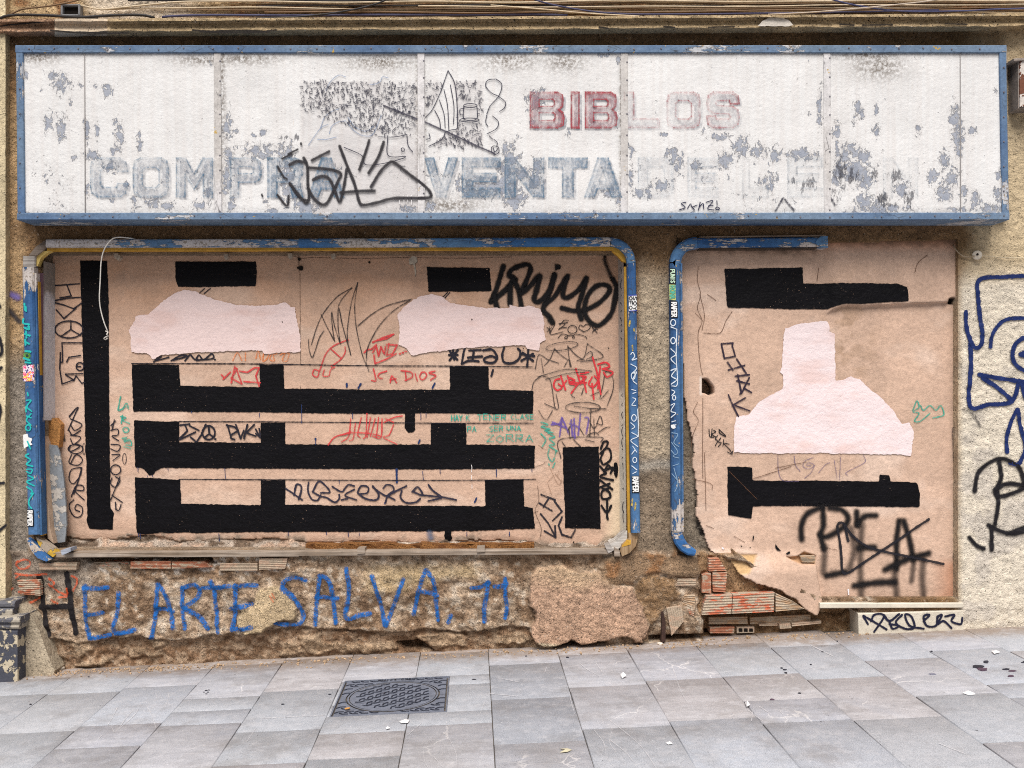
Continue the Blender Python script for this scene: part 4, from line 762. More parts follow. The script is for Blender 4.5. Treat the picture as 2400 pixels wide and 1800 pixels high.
ribbon('graffiti_tag', SL, ps("1135,560 1160,500 1195,500 1180,550 1130,600; 1130,650 1170,560 1215,570 1220,650 1160,695 1135,660; 1130,710 1180,770; 1160,750 1240,720 1220,770; 1170,740 1200,700 1230,740; 1240,830 1130,800 1180,770; 1130,830 1235,910; 1210,860 1130,890; 1150,900 1205,930 1215,980 1150,990 1145,930 1200,900; 1190,1000 1190,1150; 1140,1050 1190,1110 1225,1050; 1190,1140 1195,1165", J), 6.4, mk((20, 18, 22), .12), wl, .005, label='vertical black tag ending in an arrow')
patch('paint_blot', SL, pg("1250,680 1275,675 1285,720 1280,790 1268,815 1250,780 1242,720", J), Mblack, wl, .005, .6, 9, 'oval black blot')
ribbon('graffiti_scribble', SL, ps("700,730 770,870 800,820; 740,770 800,850; 670,850 720,800; 680,870 710,950; 770,750 760,800", J), 1.2, mk((150, 118, 96), .35, .8), wl, .0046)
ribbon('paint_drip', SL, ps("30,250 30,285; 835,255 835,300; 395,180 397,340; 1425,255 1425,310; 1470,255 1470,290; 515,475 516,525; 720,830 720,860; 1440,755 1447,830; 1590,735 1592,775; 2075,735 2078,800; 280,1280 281,1310; 610,1280 611,1300; 797,1280 800,1315; 893,1285 893,1310; 1822,1280 1822,1315; 2190,1280 2190,1310", I) + ps("1195,720 1195,757; 1455,730 1455,745; 1945,730 1950,815; 1275,790 1277,800; 1320,790 1323,800; 1893,1290 1896,1365; 1197,1290 1200,1320; 1213,1290 1215,1335; 1658,235 1658,252", H) + ps("235,740 235,795; 345,1275 345,1315; 540,735 541,757", J), 1.8, NVY, wl, .0042, smooth=False)
ribbon('paint_drip', SL, ps("1215,735 1218,850", I), 6, NVY, wl, .0044, label='dark blue drip under the middle shelf')
ribbon('paint_drip', SL, ps("785,1398 785,1425; 905,1400 885,1435; 1545,1395 1525,1435", E) + ps("515,472 516,478; 1415,485 1405,510; 1905,985 1890,1020; 1125,1000 1115,1028", I), 5, NVY, wl, .0044, smooth=False, label='dark blue dabs of paint')
ribbon('paint_blot', SL, ps("1500,1290 1510,1330", I), 24, m_stroke('fog', (92, 116, 150), .55), wl, .004, nac=5)
ribbon('graffiti_scribble', SL, ps("1862,700 1866,720 1862,760; 1863,790 1864,830; 1866,870 1867,900", I), 1.6, mk((232, 228, 226), .25), wl, .0055, label='thin white drip')
ribbon('paint_blot', SL, ps("545,400 560,490", H), 8, m_stroke('fog', (60, 54, 50), .9), wl, .004, nac=5)
for k, (u, v, r) in enumerate([(702, 608, 4), (706, 629, 5), (699, 628, 3), (866, 615, 3), (1106, 749, 2), (1226, 817, 2), (663, 755, 1.5), (1344, 1270, 2.5), (1426, 816, 2)]):
    patch('wall_nick', SL, ell(u, v, r, r * 1.2, n=9)[:-1], Mdark, wl, .0095, 1.0, 9)
ribbon('crack', SL, ps("0,275 100,285 330,300 385,320 500,310 900,318 1300,310 1800,316 2212,305", E) + ps("700,555 701,640; 703,640 704,760; 703,760 705,853; 704,905 704,912", (0, 0, 1)) + ps("600,530 640,560; 560,720 640,690 650,670; 590,880 600,1000 570,1100 620,1240 610,1330; 560,1110 590,1100", J) + ps("560,1405 700,1380 800,1400 1000,1405 1200,1420 1400,1400 1500,1430 1600,1390 1800,1400 2000,1390 2212,1380; 1500,1440 1620,1400 1750,1420 1840,1380", H), 1.7, mk((74, 54, 42), .42, .8), wl, .0038)

# ---- doorway infill on the right
EDGE_R = [(1588, 566), (1940, 556), (2248, 552), (2248, 1418), (1925, 1417), (1922, 1419), (1917, 1430), (1908, 1438), (1890, 1430), (1878, 1418), (1858, 1400), (1838, 1392), (1828, 1383), (1802, 1374), (1752, 1356), (1723, 1338), (1712, 1316), (1690, 1304), (1672, 1298), (1658, 1285), (1654, 1252), (1632, 1209), (1634, 1150), (1624, 1090), (1626, 1040), (1612, 980), (1602, 900), (1598, 800), (1594, 690)]
HOLE = pg("2015,1355 2060,1360 2090,1400 2112,1430 2115,1480 2080,1500 2040,1480 2015,1480", F)
CRKS = ps("100,290 95,380 115,470 95,560 125,640 100,720 105,850 120,960 130,990; 110,470 140,600 125,700; 80,590 130,640; 160,470 215,510; 135,720 240,720 280,640 320,580; 130,1130 130,1300 128,1500 130,1659; 95,1170 70,1230 100,1290 60,1400 50,1560; 1490,330 1510,270 1570,220; 880,300 870,380", GG) + ps("140,30 145,200 150,400; 150,500 200,520; 60,200 180,230 190,270; 330,570 400,610; 600,130 800,90; 450,200 700,120; 300,150 480,330; 880,640 1000,660", K)
def h_r(u, v):
    x, z = u * S, v * S
    h = .003 * fbm(x / .22, z / .16, 52, 3) + .0012 * fbm(x / .03, z / .02, 54, 2)
    led = np.interp(u, [1930, 1950, 1975, 2080, 2160, 2245], [740, 724, 717, 713, 709, 706]) + 2 * fbm(u * .05, u * 0, 6, 2)
    h = h + .030 * sm(4, 0, v - led) * sm(1926, 1960, u)
    fl = [(1655, 1286), (1760, 1284), (1890, 1262), (1906, 1290), (1912, 1340), (1924, 1404), (1912, 1450), (1600, 1450), (1600, 1290)]
    h = h + .052 * sm(1282, 1345, v) * sm(-2, 4, sdf(fl, u + 3 * fbm(x / .05, z / .05, 3, 2), v))
    gou = pg("1150,190 1210,230 1290,265 1460,268 1460,185 1350,150 1280,190 1200,200", R)
    h = h - .035 * sm(-2, 3, sdf(gou, u, v))
    up = pg("450,170 700,170 860,170 820,260 760,360 640,380 600,300 540,250 470,240", R); h = h - .012 * sm(-3, 4, sdf(up, u + 4 * fbm(x / .04, z / .04, 5, 2), v)) + .004 * fbm(x / .02, z / .02, 15, 2) * sm(-3, 4, sdf(up, u, v))
    h = h - .14 * sm(-1, 2, sdf(HOLE, u, v)) - .02 * sm(6, 1, np.hypot(u - 2226, v - 706)) - .035 * sm(9, 3, np.hypot((u - 2228) / 1.3, v - 706))
    h = h - .03 * sm(2232, 2244, u) * 0
    return h
def c_r(u, v):
    x, z = u * S, v * S; a = fbm(x / .25, z / .25, 61, 3); b = fbm(x / .05, z / .04, 63, 3)
    c = np.tile(lin((201, 171, 150)), (len(u), 1)) * (1 + .12 * a + .06 * b)[:, None]
    def mixc(c, col, t): return c + (lin(col) - c) * np.clip(t, 0, 1)[:, None]
    c = mixc(c, (150, 122, 96), blob(u, v, [(1990, 800, 50, 130), (2010, 950, 40, 60), (2050, 1000, 60, 30)]) * sm(-.15, .25, b) * .55)
    g = fbm(x / .4, z / .25, 67, 4); c = mixc(c, (188, 160, 140), sm(.05, .4, g) * .5); c = mixc(c, (222, 200, 184), sm(-.1, -.45, g) * .45)
    c = mixc(c, (184, 124, 90), sm(1300, 1330, v) * sm(2170, 2250, u) * .7)
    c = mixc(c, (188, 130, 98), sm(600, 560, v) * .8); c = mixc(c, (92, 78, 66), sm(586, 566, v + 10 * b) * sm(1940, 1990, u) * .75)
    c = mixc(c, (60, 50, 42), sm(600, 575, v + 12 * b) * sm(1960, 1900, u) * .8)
    c = mixc(c, (222, 200, 184), sm(1284, 1288, v) * sm(1302, 1296, v) * sm(1720, 1690, u) * .5)
    up = pg("450,170 700,170 860,170 820,260 760,360 640,380 600,300 540,250 470,240", R); c = mixc(c, (206, 170, 124), sm(-3, 4, sdf(up, u, v)))
    gou = pg("1150,190 1210,230 1290,265 1460,268 1460,185 1350,150 1280,190 1200,200", R); c = mixc(c, (196, 156, 118), sm(-2, 3, sdf(gou, u, v)))
    c = mixc(c, (22, 18, 16), sm(-1, 1, sdf(HOLE, u, v))); c = mixc(c, (30, 24, 20), sm(11, 5, np.hypot((u - 2228) / 1.3, v - 706)))
    c = mixc(c, (226, 220, 212), sm(-9, -3, sdf(HOLE, u, v)) * sm(1648, 1640, u) * .9)
    return np.clip(c, .005, .9)
SR = Surf(-.06, h_r)
wr = thing('infill_wall', 'pinkish tan plaster blocking the old doorway, torn open along its bottom left edge', 'wall', P(1920, 1430, -.06))
rg = lambda u, v: sdf(EDGE_R, u + 5 * fbm(u * S / .05, v * S / .05, 71, 3), v + 5 * fbm(u * S / .05, v * S / .05, 73, 3)) > 0
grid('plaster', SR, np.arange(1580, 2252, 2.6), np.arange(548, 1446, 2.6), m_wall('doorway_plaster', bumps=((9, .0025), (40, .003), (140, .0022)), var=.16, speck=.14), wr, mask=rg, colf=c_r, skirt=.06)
brick([(1876, 1304), (1910, 1303), (1910, 1319), (1880, 1318)], Mb[2], -.036, -.09, 5)
patch('painted_bar', SR, pg("268,305 775,298 780,400 1380,405 1440,430 1448,515 1300,525 1030,535 930,568 290,555", GG), Mblack, wr, .004, 1.3, 6, 'stepped black painted bar at the top of the doorway')
patch('painted_bar', SR, pg("288,122 450,125 452,210 1270,215 1272,172 1340,175 1345,215 1515,225 1535,300 1532,380 452,375 445,455 292,435", K), Mblack, wr, .004, 1.3, 6, 'black painted bar with a crosspiece below the pale shape')
patch('painted_hood', SR, pg("665,690 745,660 930,645 950,680 945,710 985,725 990,1030 1040,1025 1090,998 1150,1020 1220,1090 1300,1150 1360,1220 1420,1310 1470,1300 1492,1370 1480,1520 1400,1505 330,1495 330,1380 345,1260 430,1245 480,1180 600,1100 645,1080 650,990 628,975 645,940 650,750", GG), Mpink2, wr, .005, 2.0, 6, 'pale pink white shape like an extractor hood')
ribbon('graffiti_tag', SR, ps("250,790 325,785; 325,785 320,810; 250,790 270,885 340,870 320,800; 290,910 325,960; 295,960 400,930; 350,890 410,980; 340,1000 430,990; 350,1030 430,1050; 355,990 380,1110 430,1010; 370,1115 400,1080 445,1105; 295,1120 330,1200 360,1260; 405,1140 320,1190; 340,1190 435,1225", GG), 4.6, mk((46, 36, 52), .36), wr, .004, smooth=False, label='dark letters slanting down beside the pale shape')
ribbon('graffiti_tag', SR, ps("170,1345 175,1390 200,1395; 190,1340 185,1395; 200,1350 215,1360 190,1375 215,1395; 235,1345 280,1390 240,1370 235,1345; 225,1385 210,1405 225,1420 210,1450; 245,1400 230,1425 250,1430 230,1455; 265,1410 260,1450; 300,1440 265,1435 300,1470 320,1505 290,1490; 320,1505 322,1485", GG), 2.6, mk((28, 26, 30), .12), wr, .004, label='thin black tag ending in a small arrow')
ribbon('graffiti_drawing', SR, ps("845,60 790,85 780,120 820,135 850,110 820,95 800,110 830,115; 855,110 830,160 790,195; 615,50 620,150 650,210 750,215; 720,50 730,110 760,150; 1170,45 1180,90 1110,130 1055,160 1065,175; 880,160 920,110 950,95; 980,80 1000,200; 1020,60 1015,210", K), 2.4, mk((112, 96, 124), .42, .75), wr, .004, label='faint violet swirl lines')
ribbon('graffiti_tag', SR, ps("1490,1220 1515,1160 1530,1200 1490,1230 1530,1240 1500,1290 1540,1290 1600,1240; 1540,1190 1560,1220 1600,1190 1640,1220 1670,1190 1690,1250 1620,1270", GG), 4, TEAL, wr, .004, label='small turquoise tag')
ribbon('graffiti_tag', SR, ps("770,590 768,500 800,430 850,400 900,380; 905,380 910,500 890,560 940,570 1040,510 1070,450 1030,400 950,385; 890,560 912,650; 1125,410 1130,500; 1130,490 1180,440 1250,435; 1140,645 1240,640; 1400,470 1385,600 1385,780; 1430,470 1470,600 1490,720; 1310,785 1450,720 1590,680; 930,825 1050,800; 1110,890 1250,870 1370,865", K), 25, m_stroke('fog', (20, 18, 20)), wr, .0065, nac=5, step=4, label='blurred black sprayed letters')
ribbon('graffiti_tag', SR, ps("1160,500 1150,650 1150,800 1155,960; 1090,520 1110,650 1080,780; 1370,780 1385,960; 1560,720 1550,830 1560,960; 1500,720 1480,860; 920,640 910,800", K), 27, m_stroke('fog', (30, 27, 29), .6), wr, .0058, nac=5, step=4, label='thin black overspray streaks')
ribbon('graffiti_tag', SR, ps("1070,600 1040,490 1000,500 1015,600 1025,700 1030,780 1060,810 1200,720 1400,590 1500,520 1590,460; 1040,490 1100,570 1200,640 1350,680 1500,710 1685,750", K), 7, mk((30, 29, 36), .18, .95), wr, .0085, label='thin black crossed lines over the sprayed letters')
for st in ["455,555 463,575 458,600 448,605 450,580", "600,620 610,640 635,665 610,660 598,640", "665,680 690,665 695,680 670,690", "375,630 385,635 380,642 372,638", "430,640 444,638 440,648 428,646", "640,990 648,992 645,999"]:
    patch('paint_blot', SR, pg(st, K), Mblack, wr, .007, .8, 6)
ribbon('paint_blot', SR, ps("255,645 262,650; 1070,915 1072,945; 1085,985 1105,990", K), 4, mk((232, 228, 232), .1), wr, .008, smooth=False)
ribbon('crack', SR, CRKS, 1.8, mk((96, 66, 48), .40, .85), wr, .0035)
ribbon('crack', SR, ps("1770,560 1768,620; 1775,420 1778,520; 1755,700 1760,780", K) + ps("1750,1340 1755,1480 1760,1600", GG), 8, m_stroke('rough', (52, 46, 46), .8), wr, .006)
# marble sill and threshold block
bar('marble_sill', [(1922, 1420), (2258, 1419)], 12, .018, -.19, m_plain('marble', (206, 198, 182), .5, .12, 9), wr, .004, label='thin cream marble sill under the doorway')
stb = thing('stone_plinth', 'pale stone block scrawled with a navy tag, under the right end of the sill', 'stone', P(2140, 1490, .02))
bar('block', [(2012, 1470), (2258, 1463)], [64, 66], .012, -.2, m_wall('pale_stone', (204, 196, 180), ((40, .004), (120, .002)), .12, .2), stb, .006)
ribbon('graffiti_tag', Surf(.012), ps("1170,1090 1200,1140; 1170,1085 1280,1150 1320,1175; 1240,1190 1300,1100 1290,1075 1240,1080 1220,1120; 1300,1080 1340,1120 1400,1075; 1340,1130 1360,1170 1400,1150 1340,1140; 1420,1080 1380,1130 1440,1170 1500,1160 1480,1090 1440,1080 1470,1150 1560,1170; 1560,1120 1600,1080 1560,1090 1580,1150 1640,1150 1650,1090; 1650,1090 1680,1080 1650,1140 1690,1120 1740,1165; 1700,1090 1760,1080 1740,1120 1800,1140 1810,1100", K), 6, mk((28, 30, 52), .12), stb, .003)

# ------------------------------------------------------------------ blue shopfront frames
BX, BZ = m_blue('blue_paint_long', (96, 132, 168), (62, 104, 152), amount=.45), m_blue('blue_paint_upright', (78, 114, 154), (48, 84, 132), amount=.40, along='z')
BZ2 = m_blue('blue_paint_deep', (70, 106, 146), (46, 78, 124), amount=.38, along='z'); BW = m_blue('blue_paint_worn', (104, 134, 164), (84, 116, 152), (190, 184, 182), .60); BC = m_blue('blue_paint_corner', (88, 124, 160), (64, 102, 146), amount=.42)
YEL = m_plain('yellow_paint', (186, 142, 52), .6, .25, 14); WD = m_wood('weathered_wood'); WDZ = m_wood('weathered_wood_upright', (176, 150, 118), (120, 94, 66), 'z'); GREYW = m_wood('grey_wood', (170, 164, 158), (122, 114, 108)); CREAM = m_plain('cream_jamb', (214, 206, 188), .7, .1, 12)
def m_zone(name, a, b, zsplit):
    n = NT(name); sep = n.n('SeparateXYZ'); n.l(n.tc, sep.inputs[0]); c = n.mix(n.rng(n.ma('ADD', sep.outputs[2], n.ma('MULTIPLY', n.noise(4, 4), .5)), zsplit, zsplit + .12), rgba(*a), rgba(*b)); c = n.val(c, n.rng(n.noise(40, 4), .25, .75, .8, 1.15, False))
    return n.fin(c, .75, n.bump(n.noise(50, 4), .004), spec=.2)
def arc(cx, cy, r, a0, a1, n=9): return [(cx + r * math.cos(math.radians(a0 + (a1 - a0) * i / n)), cy + r * math.sin(math.radians(a0 + (a1 - a0) * i / n))) for i in range(n + 1)]
fl = thing('shopfront_frame', 'long blue painted frame with rounded corners round the wide bricked-up window', 'window frame', P(780, 1300, 0))
def jamb(name, pts, mat, parent, label=None):       # quads given as (u, v, p) image coordinates
    return mesh(name, [P(*q) for q in pts], [tuple(range(i, i + 4)) for i in range(0, len(pts), 4)], mat, parent, label=label)
# inner lining
jamb('lining', [(110, 588, .0), (1460, 588, .0), (1458, 592, -.20), (112, 592, -.20)], GREYW, fl)
jamb('lining', [(102, 612, .0), (136, 620, -.20), (136, 985, -.20), (102, 985, .0)], m_zone('grey_jamb', (206, 206, 210), (140, 134, 128), 2.25), fl, 'whitish grey plastered side of the window')
jamb('lining', [(88, 640, .008), (104, 640, -.01), (104, 985, -.01), (90, 985, .008)], m_plain('maroon_paint', (70, 46, 56), .7, .2), fl, 'dark maroon strip')
jamb('lining', [(1461, 596, .0), (1468, 1255, .0), (1452, 1265, -.165), (1448, 596, -.165)], m_zone('cream_jamb_side', (228, 222, 206), (176, 168, 160), 1.75), fl, 'cream splayed side of the window')
slabpoly('lining_board', [(97, 982), (128, 980), (142, 995), (141, 1020), (138, 1049), (120, 1044), (106, 1036), (98, 1010)], -.11, -.19, m_plain('fresh_chipboard', (190, 136, 80), .95, .4, 60, .012), fl, 'torn orange brown chipboard', .02)
slabpoly('lining_board', [(106, 1040), (133, 1045), (139, 1060), (144, 1085), (150, 1130), (154, 1182), (156, 1230), (152, 1270), (124, 1274), (116, 1230), (110, 1150), (106, 1090)], -.09, -.105, m_peel('grey_board', (136, 142, 148), (190, 184, 176), .56), fl, 'loose grey blue board leaning in the window')
slabpoly('lining_board', [(99, 1020), (106, 1040), (108, 1120), (118, 1240), (126, 1274), (112, 1262), (104, 1180)], -.04, -.12, m_plain('bare_plaster', (196, 170, 146), .9, .2), fl)
ribbon('graffiti_scribble', Surf(-.08), ps("1305,400 1315,480 1300,560 1322,600 1310,640; 1300,700 1325,740 1305,780; 1300,830 1325,900 1310,950; 1330,860 1305,900; 1305,1000 1330,1060 1310,1100; 1330,1150 1320,1240", F) + ps("1320,0 1332,60 1312,100 1340,130 1312,180 1342,210 1312,260 1332,330 1312,360; 1315,560 1345,600 1315,640; 1320,680 1330,740; 1330,830 1350,880 1320,900; 1325,900 1350,960", J) + [ell(1330, 410, 18, 42, J), ell(1330, 500, 18, 44, J), ell(1338, 790, 14, 38, J), ell(1336, 1060, 17, 50, J), ell(1340, 1140, 18, 60, J)], 2.2, K1, fl, .024, label='black marker loops down the cream window side')
# yellow inner moulding
bar('yellow_moulding', [(110, 584), (1445, 582)], 9, .022, -.02, YEL, fl, .003)
bar('yellow_moulding', [(1466, 625), (1475, 1262)], 7, .022, -.02, YEL, fl, .003)
bar('yellow_moulding', [(87.5, 660), (97, 1256)], 4, .03, -.02, YEL, fl, .002)
slabpoly('yellow_corner', [(1430, 578), (1468, 578), (1468, 616), (1458, 612), (1448, 600), (1436, 590)], .020, -.02, YEL, fl)
slabpoly('yellow_corner', [(78, 588), (120, 588), (108, 594), (96, 604), (88, 624), (78, 620)], .020, -.02, m_plain('pale_yellow_paint', (206, 178, 104), .65, .2, 14), fl)
# blue rails
bar('top_rail', [(107, 570), (700, 569)], 19, .06, -.02, BW, fl, .008, label='top rail with most of its blue paint worn off')
bar('top_rail', [(700, 569), (1430, 566)], [20, 21], .0605, -.02, BX, fl, .008, label='blue top rail with flaking paint')
bar('corner_piece', [(1430.5, 566.5)] + arc(1430, 616, 50, -88, -2) + [(1480.3, 616)], 20, .061, -.02, BC, fl, .009, label='rounded blue corner piece')
bar('post', [(1480.5, 616.5), (1491, 1249)], 20, .06, -.02, BZ, fl, .008, label='blue right post covered in stickers and scribbles')
bar('post', [(1470.8, 625), (1481, 1249)], 3.5, .045, -.02, BZ2, fl, .002)
bar('post', [(64, 626), (78, 1253)], 27, .06, -.02, BZ, fl, .010, label='blue left post with turquoise lettering')
bar('post', [(81, 640), (94, 1254)], 8, .045, -.02, BZ2, fl, .003)
bar('post_end', [(68, 600), (67, 625)], 30, .035, -.02, GREYW, fl, .006)
slabpoly('corner_piece', [(62, 612), (68, 598), (84, 578), (104, 564), (108, 578), (100, 588), (84, 600), (76, 612)], .035, -.02, m_wood('bare_corner', (150, 136, 124), (98, 86, 76)), fl, 'bare wooden corner that lost its paint')
slabpoly('corner_piece', [(62, 1262), (78, 1272), (100, 1294), (118, 1312), (108, 1316), (88, 1308), (74, 1292), (66, 1276)], .05, -.02, m_peel('flaking_corner', (60, 106, 160), (184, 172, 160), .5), fl, 'broken lower corner with blue, green and yellow flakes')
slabpoly('corner_piece', [(84, 1258), (100, 1268), (122, 1284), (134, 1296), (124, 1306), (104, 1292), (90, 1276)], .03, -.02, m_peel('yellow_flakes', (196, 158, 60), (160, 146, 130), .46), fl)
slabpoly('wood_block', [(142, 1290), (165, 1284), (166, 1292), (145, 1302)], .07, -.01, m_wood('painted_block_wood', (168, 176, 190), (128, 132, 142)), fl)
bar('bottom_rail', [(132, 1301), (700, 1299)], 12, .035, -.03, WD, fl, .003); bar('bottom_rail', [(700, 1298), (1434, 1294)], 11, .036, -.03, WD, fl, .003)
for u, v in ((846, 1290), (1127, 1287)): slabpoly('wood_block', [(u - 9, v - 4), (u + 9, v - 5), (u + 9, v + 7), (u - 9, v + 8)], .045, -.03, WD, fl, rough=.003)
slabpoly('corner_piece', [(1430, 1276), (1444, 1270), (1458, 1256), (1470, 1244), (1470, 1262), (1462, 1276), (1448, 1288), (1436, 1290)], .03, -.12, m_wood('pale_corner', (196, 192, 186), (148, 140, 132)), fl, 'bare curved wooden corner')
slabpoly('corner_piece', [(1457, 1276), (1474, 1262), (1494, 1264), (1490, 1280), (1476, 1296), (1458, 1304), (1454, 1292)], .05, -.02, WDZ, fl, 'sawn wooden corner block with yellow paint')
slabpoly('yellow_corner', [(1458, 1278), (1470, 1265), (1479, 1265), (1478, 1276), (1458, 1282)], .052, .03, YEL, fl)
bar('post_end', [(1484, 1249), (1484, 1264)], 22, .035, -.02, WDZ, fl, .003)
slabpoly('wood_block', [(1440, 1283), (1452, 1290), (1454, 1304), (1440, 1304)], .055, -.02, WD, fl); slabpoly('wood_block', [(1418, 1280), (1430, 1275), (1438, 1290), (1426, 1297)], .045, -.04, GREYW, fl)
slabpoly('dirt_clump', [(958, 608), (966, 600), (976, 602), (978, 612), (972, 618), (975, 634), (973, 648), (971, 630), (968, 618), (960, 620)], .01, -.03, m_plain('dirty_lint', (128, 118, 106), .95, .3, 40), fl, 'grey clump of dirt hanging from the top of the frame')
for (u, v) in ((276, 604), (271, 600), (679, 600), (780, 601), (529, 602)): slabpoly('dirt_clump', [(u - 5, v - 6), (u + 5, v - 7), (u + 6, v), (u, v + 7), (u - 4, v + 2)], -.01, -.05, MM.setdefault('lint', m_plain('lint', (150, 138, 124), .95, .3, 40)), fl)
# stickers and scribbles on the frame
Mst = m_plain('sticker_black', (24, 24, 28), .45, .1); Msw = m_plain('sticker_white', (228, 228, 226), .45, .05); Mlet = m_stroke('marker', (232, 232, 230), 1.0, .02); Mletb = m_stroke('marker', (24, 22, 32), 1.0, .02)
FS = Surf(.061)
def sticker(u0, v0, w_, h_, txt, mat, lm, parent, label, lean=0, lw=3.2, pad=3, surf=FS):
    q = [(u0, v0), (u0 + w_, v0), (u0 + w_ + lean, v0 + h_), (u0 + lean, v0 + h_)]
    s_ = patch('sticker', surf, q, mat, parent, .0025, .15, 12, label)
    sts = text(txt, u0 + pad, v0 + pad, h_ - 2 * pad, w_ - 2 * pad, True, .22); sts = [[(u + lean * (v - v0) / h_, v) for u, v in st] for st in sts]
    ribbon('sticker_lettering', surf, sts, lw, lm, s_, .004, smooth=False, jit=.02); return s_
sticker(63, 1194, 16, 40, 'RAPER', Mst, Mlet, fl, 'black sticker with white letters RAPER at the foot of the left post', 1)
sticker(1480, 1115, 18, 40, 'RAPER', Mst, Mlet, fl, 'black sticker with white letters RAPER low on the right post', 1)
s3 = patch('sticker', FS, [(1473, 692), (1492, 691), (1493, 729), (1474, 730)], Msw, fl, .0025, .4, 12, 'white sticker with blue edge and black handwriting')
ribbon('sticker_lettering', FS, text('SOY', 1484, 695, 32, 8, True) + text('OFO', 1474, 695, 30, 8, True), 2.1, Mletb, s3, .004, smooth=False, jit=.05)
ribbon('sticker_edge', FS, [[(1474, 692.5), (1491.5, 691.5)], [(1475, 729), (1492, 728)]], 2.2, m_stroke('marker', (50, 66, 170), 1, .05), s3, .0042)
def m_gaudy():
    n = NT('gaudy_print'); c = n.n('ValToRGB'); c.color_ramp.interpolation = 'CONSTANT'; e = c.color_ramp.elements
    e[0].position, e[0].color = 0, rgba(70, 44, 120); e[1].position, e[1].color = .42, rgba(236, 226, 232)
    for p_, q in ((.5, (232, 60, 130)), (.56, (250, 170, 60)), (.62, (240, 230, 120)), (.68, (120, 60, 160))): x = e.new(p_); x.color = rgba(*q)
    n.l(n.noise(52, 3, .6), c.inputs[0]); return n.fin(c.outputs[0], .45)
patch('sticker', FS, [(54, 857), (79, 855), (80, 893), (55, 894)], m_gaudy(), fl, .0025, .4, 12, 'colourful square sticker printed in pink, orange and violet')
ribbon('paint_blot', FS, [ell(64, 833, 6, 5)], 8, m_stroke('rough', (96, 150, 60)), fl, .0025, label='green paint spot'); ribbon('paint_blot', FS, [ell(64, 833, 2, 2)], 4, m_stroke('rough', (40, 50, 40)), fl, .0045)
TQ = m_stroke('marker', (40, 176, 172), 1, .14)
ribbon('graffiti_lettering', FS, ps("120,315 122,345; 125,330 128,350; 115,390 115,410 142,415; 120,432 142,440 140,425; 122,462 146,470; 128,450 130,480; 124,500 142,510; 124,490 126,515; 125,545 150,548; 118,580 145,590; 126,600 150,602", VV_), 5.4, TQ, fl, .003, nac=3, label='faint turquoise letters high on the left post')
ribbon('graffiti_lettering', FS, ps("135,748 138,762; 130,785 152,785 132,815 155,838; 128,815 128,840; 152,850 130,880 152,905; 152,870 130,860; 140,1045 125,1055 150,1075 130,1095 160,1105; 132,1120 158,1120 150,1140 130,1130; 140,1150 165,1165 132,1180 168,1200; 132,1205 158,1225 150,1240 165,1235 145,1265 142,1290 155,1310; 135,985 150,1020", VV_) + [ell(139, 918, 12, 14, VV_)], 4.2, TQ, fl, .0032, nac=3, label='turquoise tag running down the left post')
patch('paint_blot', FS, pg("114,952 135,945 140,965 158,970 150,990 160,1000 128,1010 118,1020", VV_), Msw, fl, .0038, .8, 6, 'white torn smear on the left post')
ribbon('paint_blot', Surf(.046), ps("185,1150 186,1170", VV_), 6, m_stroke('rough', (196, 50, 66)), fl, .003)
WQ = m_stroke('marker', (214, 222, 228), .95, .28)
ribbon('graffiti_lettering', FS, ps("40,590 50,580 60,600 45,620 70,612; 40,640 70,660 45,690 70,680 50,720 70,742; 50,812 65,820 45,850 65,852; 75,870 78,940 78,1010; 40,940 60,960 45,972; 45,990 75,1010 40,1030 75,1062; 50,1060 70,1090; 45,1100 60,1080; 45,1160 70,1180; 50,1200 68,1190; 45,770 65,775; 50,790 66,785", UU) + [ell(56, 915, 12, 17, UU), ell(60, 1130, 10, 14, UU), ell(52, 700, 10, 18, UU)], 2.3, WQ, fl, .003, label='white marker letters down the right post')
ribbon('paint_blot', FS, ps("36,420 32,445; 55,460 58,472; 48,545 50,570; 65,1350 60,1385; 48,1330 45,1360", UU), 5, m_stroke('rough', (206, 176, 60), .9), fl, .003)
hc = wtube('hanging_cord', [(318, 561, .03), (300, 557.5, .07), (270, 557, .09), (255, 568, .10), (243, 588, .09), (237, 615, .08), (235, 655, .07), (233, 698, .07), (236, 726, .06), (244, 756, .05), (253, 778, .04)], .0036, m_plain('cord_white', (206, 202, 194), .6, .1))
tag(hc, 'thin white cord hooked over the blue frame and hanging down the black column', 'cord')
wtube('knot', [(247, 776, .05), (253, 779, .045), (250, 784, .06), (254, 788, .05), (248, 790, .05), (244, 793, .045), (247, 796, .04), (252, 793, .05)], .004, m_plain('cord_knot', (190, 184, 176), .8, .2), hc)

fr = thing('shopfront_frame', 'broken blue painted frame with an open end beside the bricked-up doorway', 'window frame', P(1600, 1300, 0))
bar('post', [(1583.5, 616.5), (1588, 1246)], 25, .06, -.03, BZ2, fr, .014, label='blue left post with stickers and white scribbles')
bar('post_strip', [(1597.5, 617), (1601, 1246)], 4, .052, -.03, BZ, fr, .003)
bar('corner_piece', [(1583, 616)] + arc(1633, 617, 49, 181, 268) + [(1634, 568)], 26, .061, -.03, BC, fr, .012, label='rounded blue upper corner')
bar('top_rail', [(1628, 569), (1925, 567)], 22, .058, -.03, m_blue('blue_paint_rail', (74, 112, 154), (50, 88, 136), amount=.41), fr, .008, label='blue top rail with torn upper edge')
slabpoly('rail_end', [(1912, 568), (1916, 560), (1924, 554), (1940, 553), (1941, 580), (1924, 579), (1915, 574)], .068, -.03, BC, fr, 'flat blue end cap of the top rail')
bar('lip', [(1640, 581.5), (1915, 580)], 4, .035, -.05, m_wood('dark_lip', (92, 78, 66), (50, 42, 36)), fr, .002)
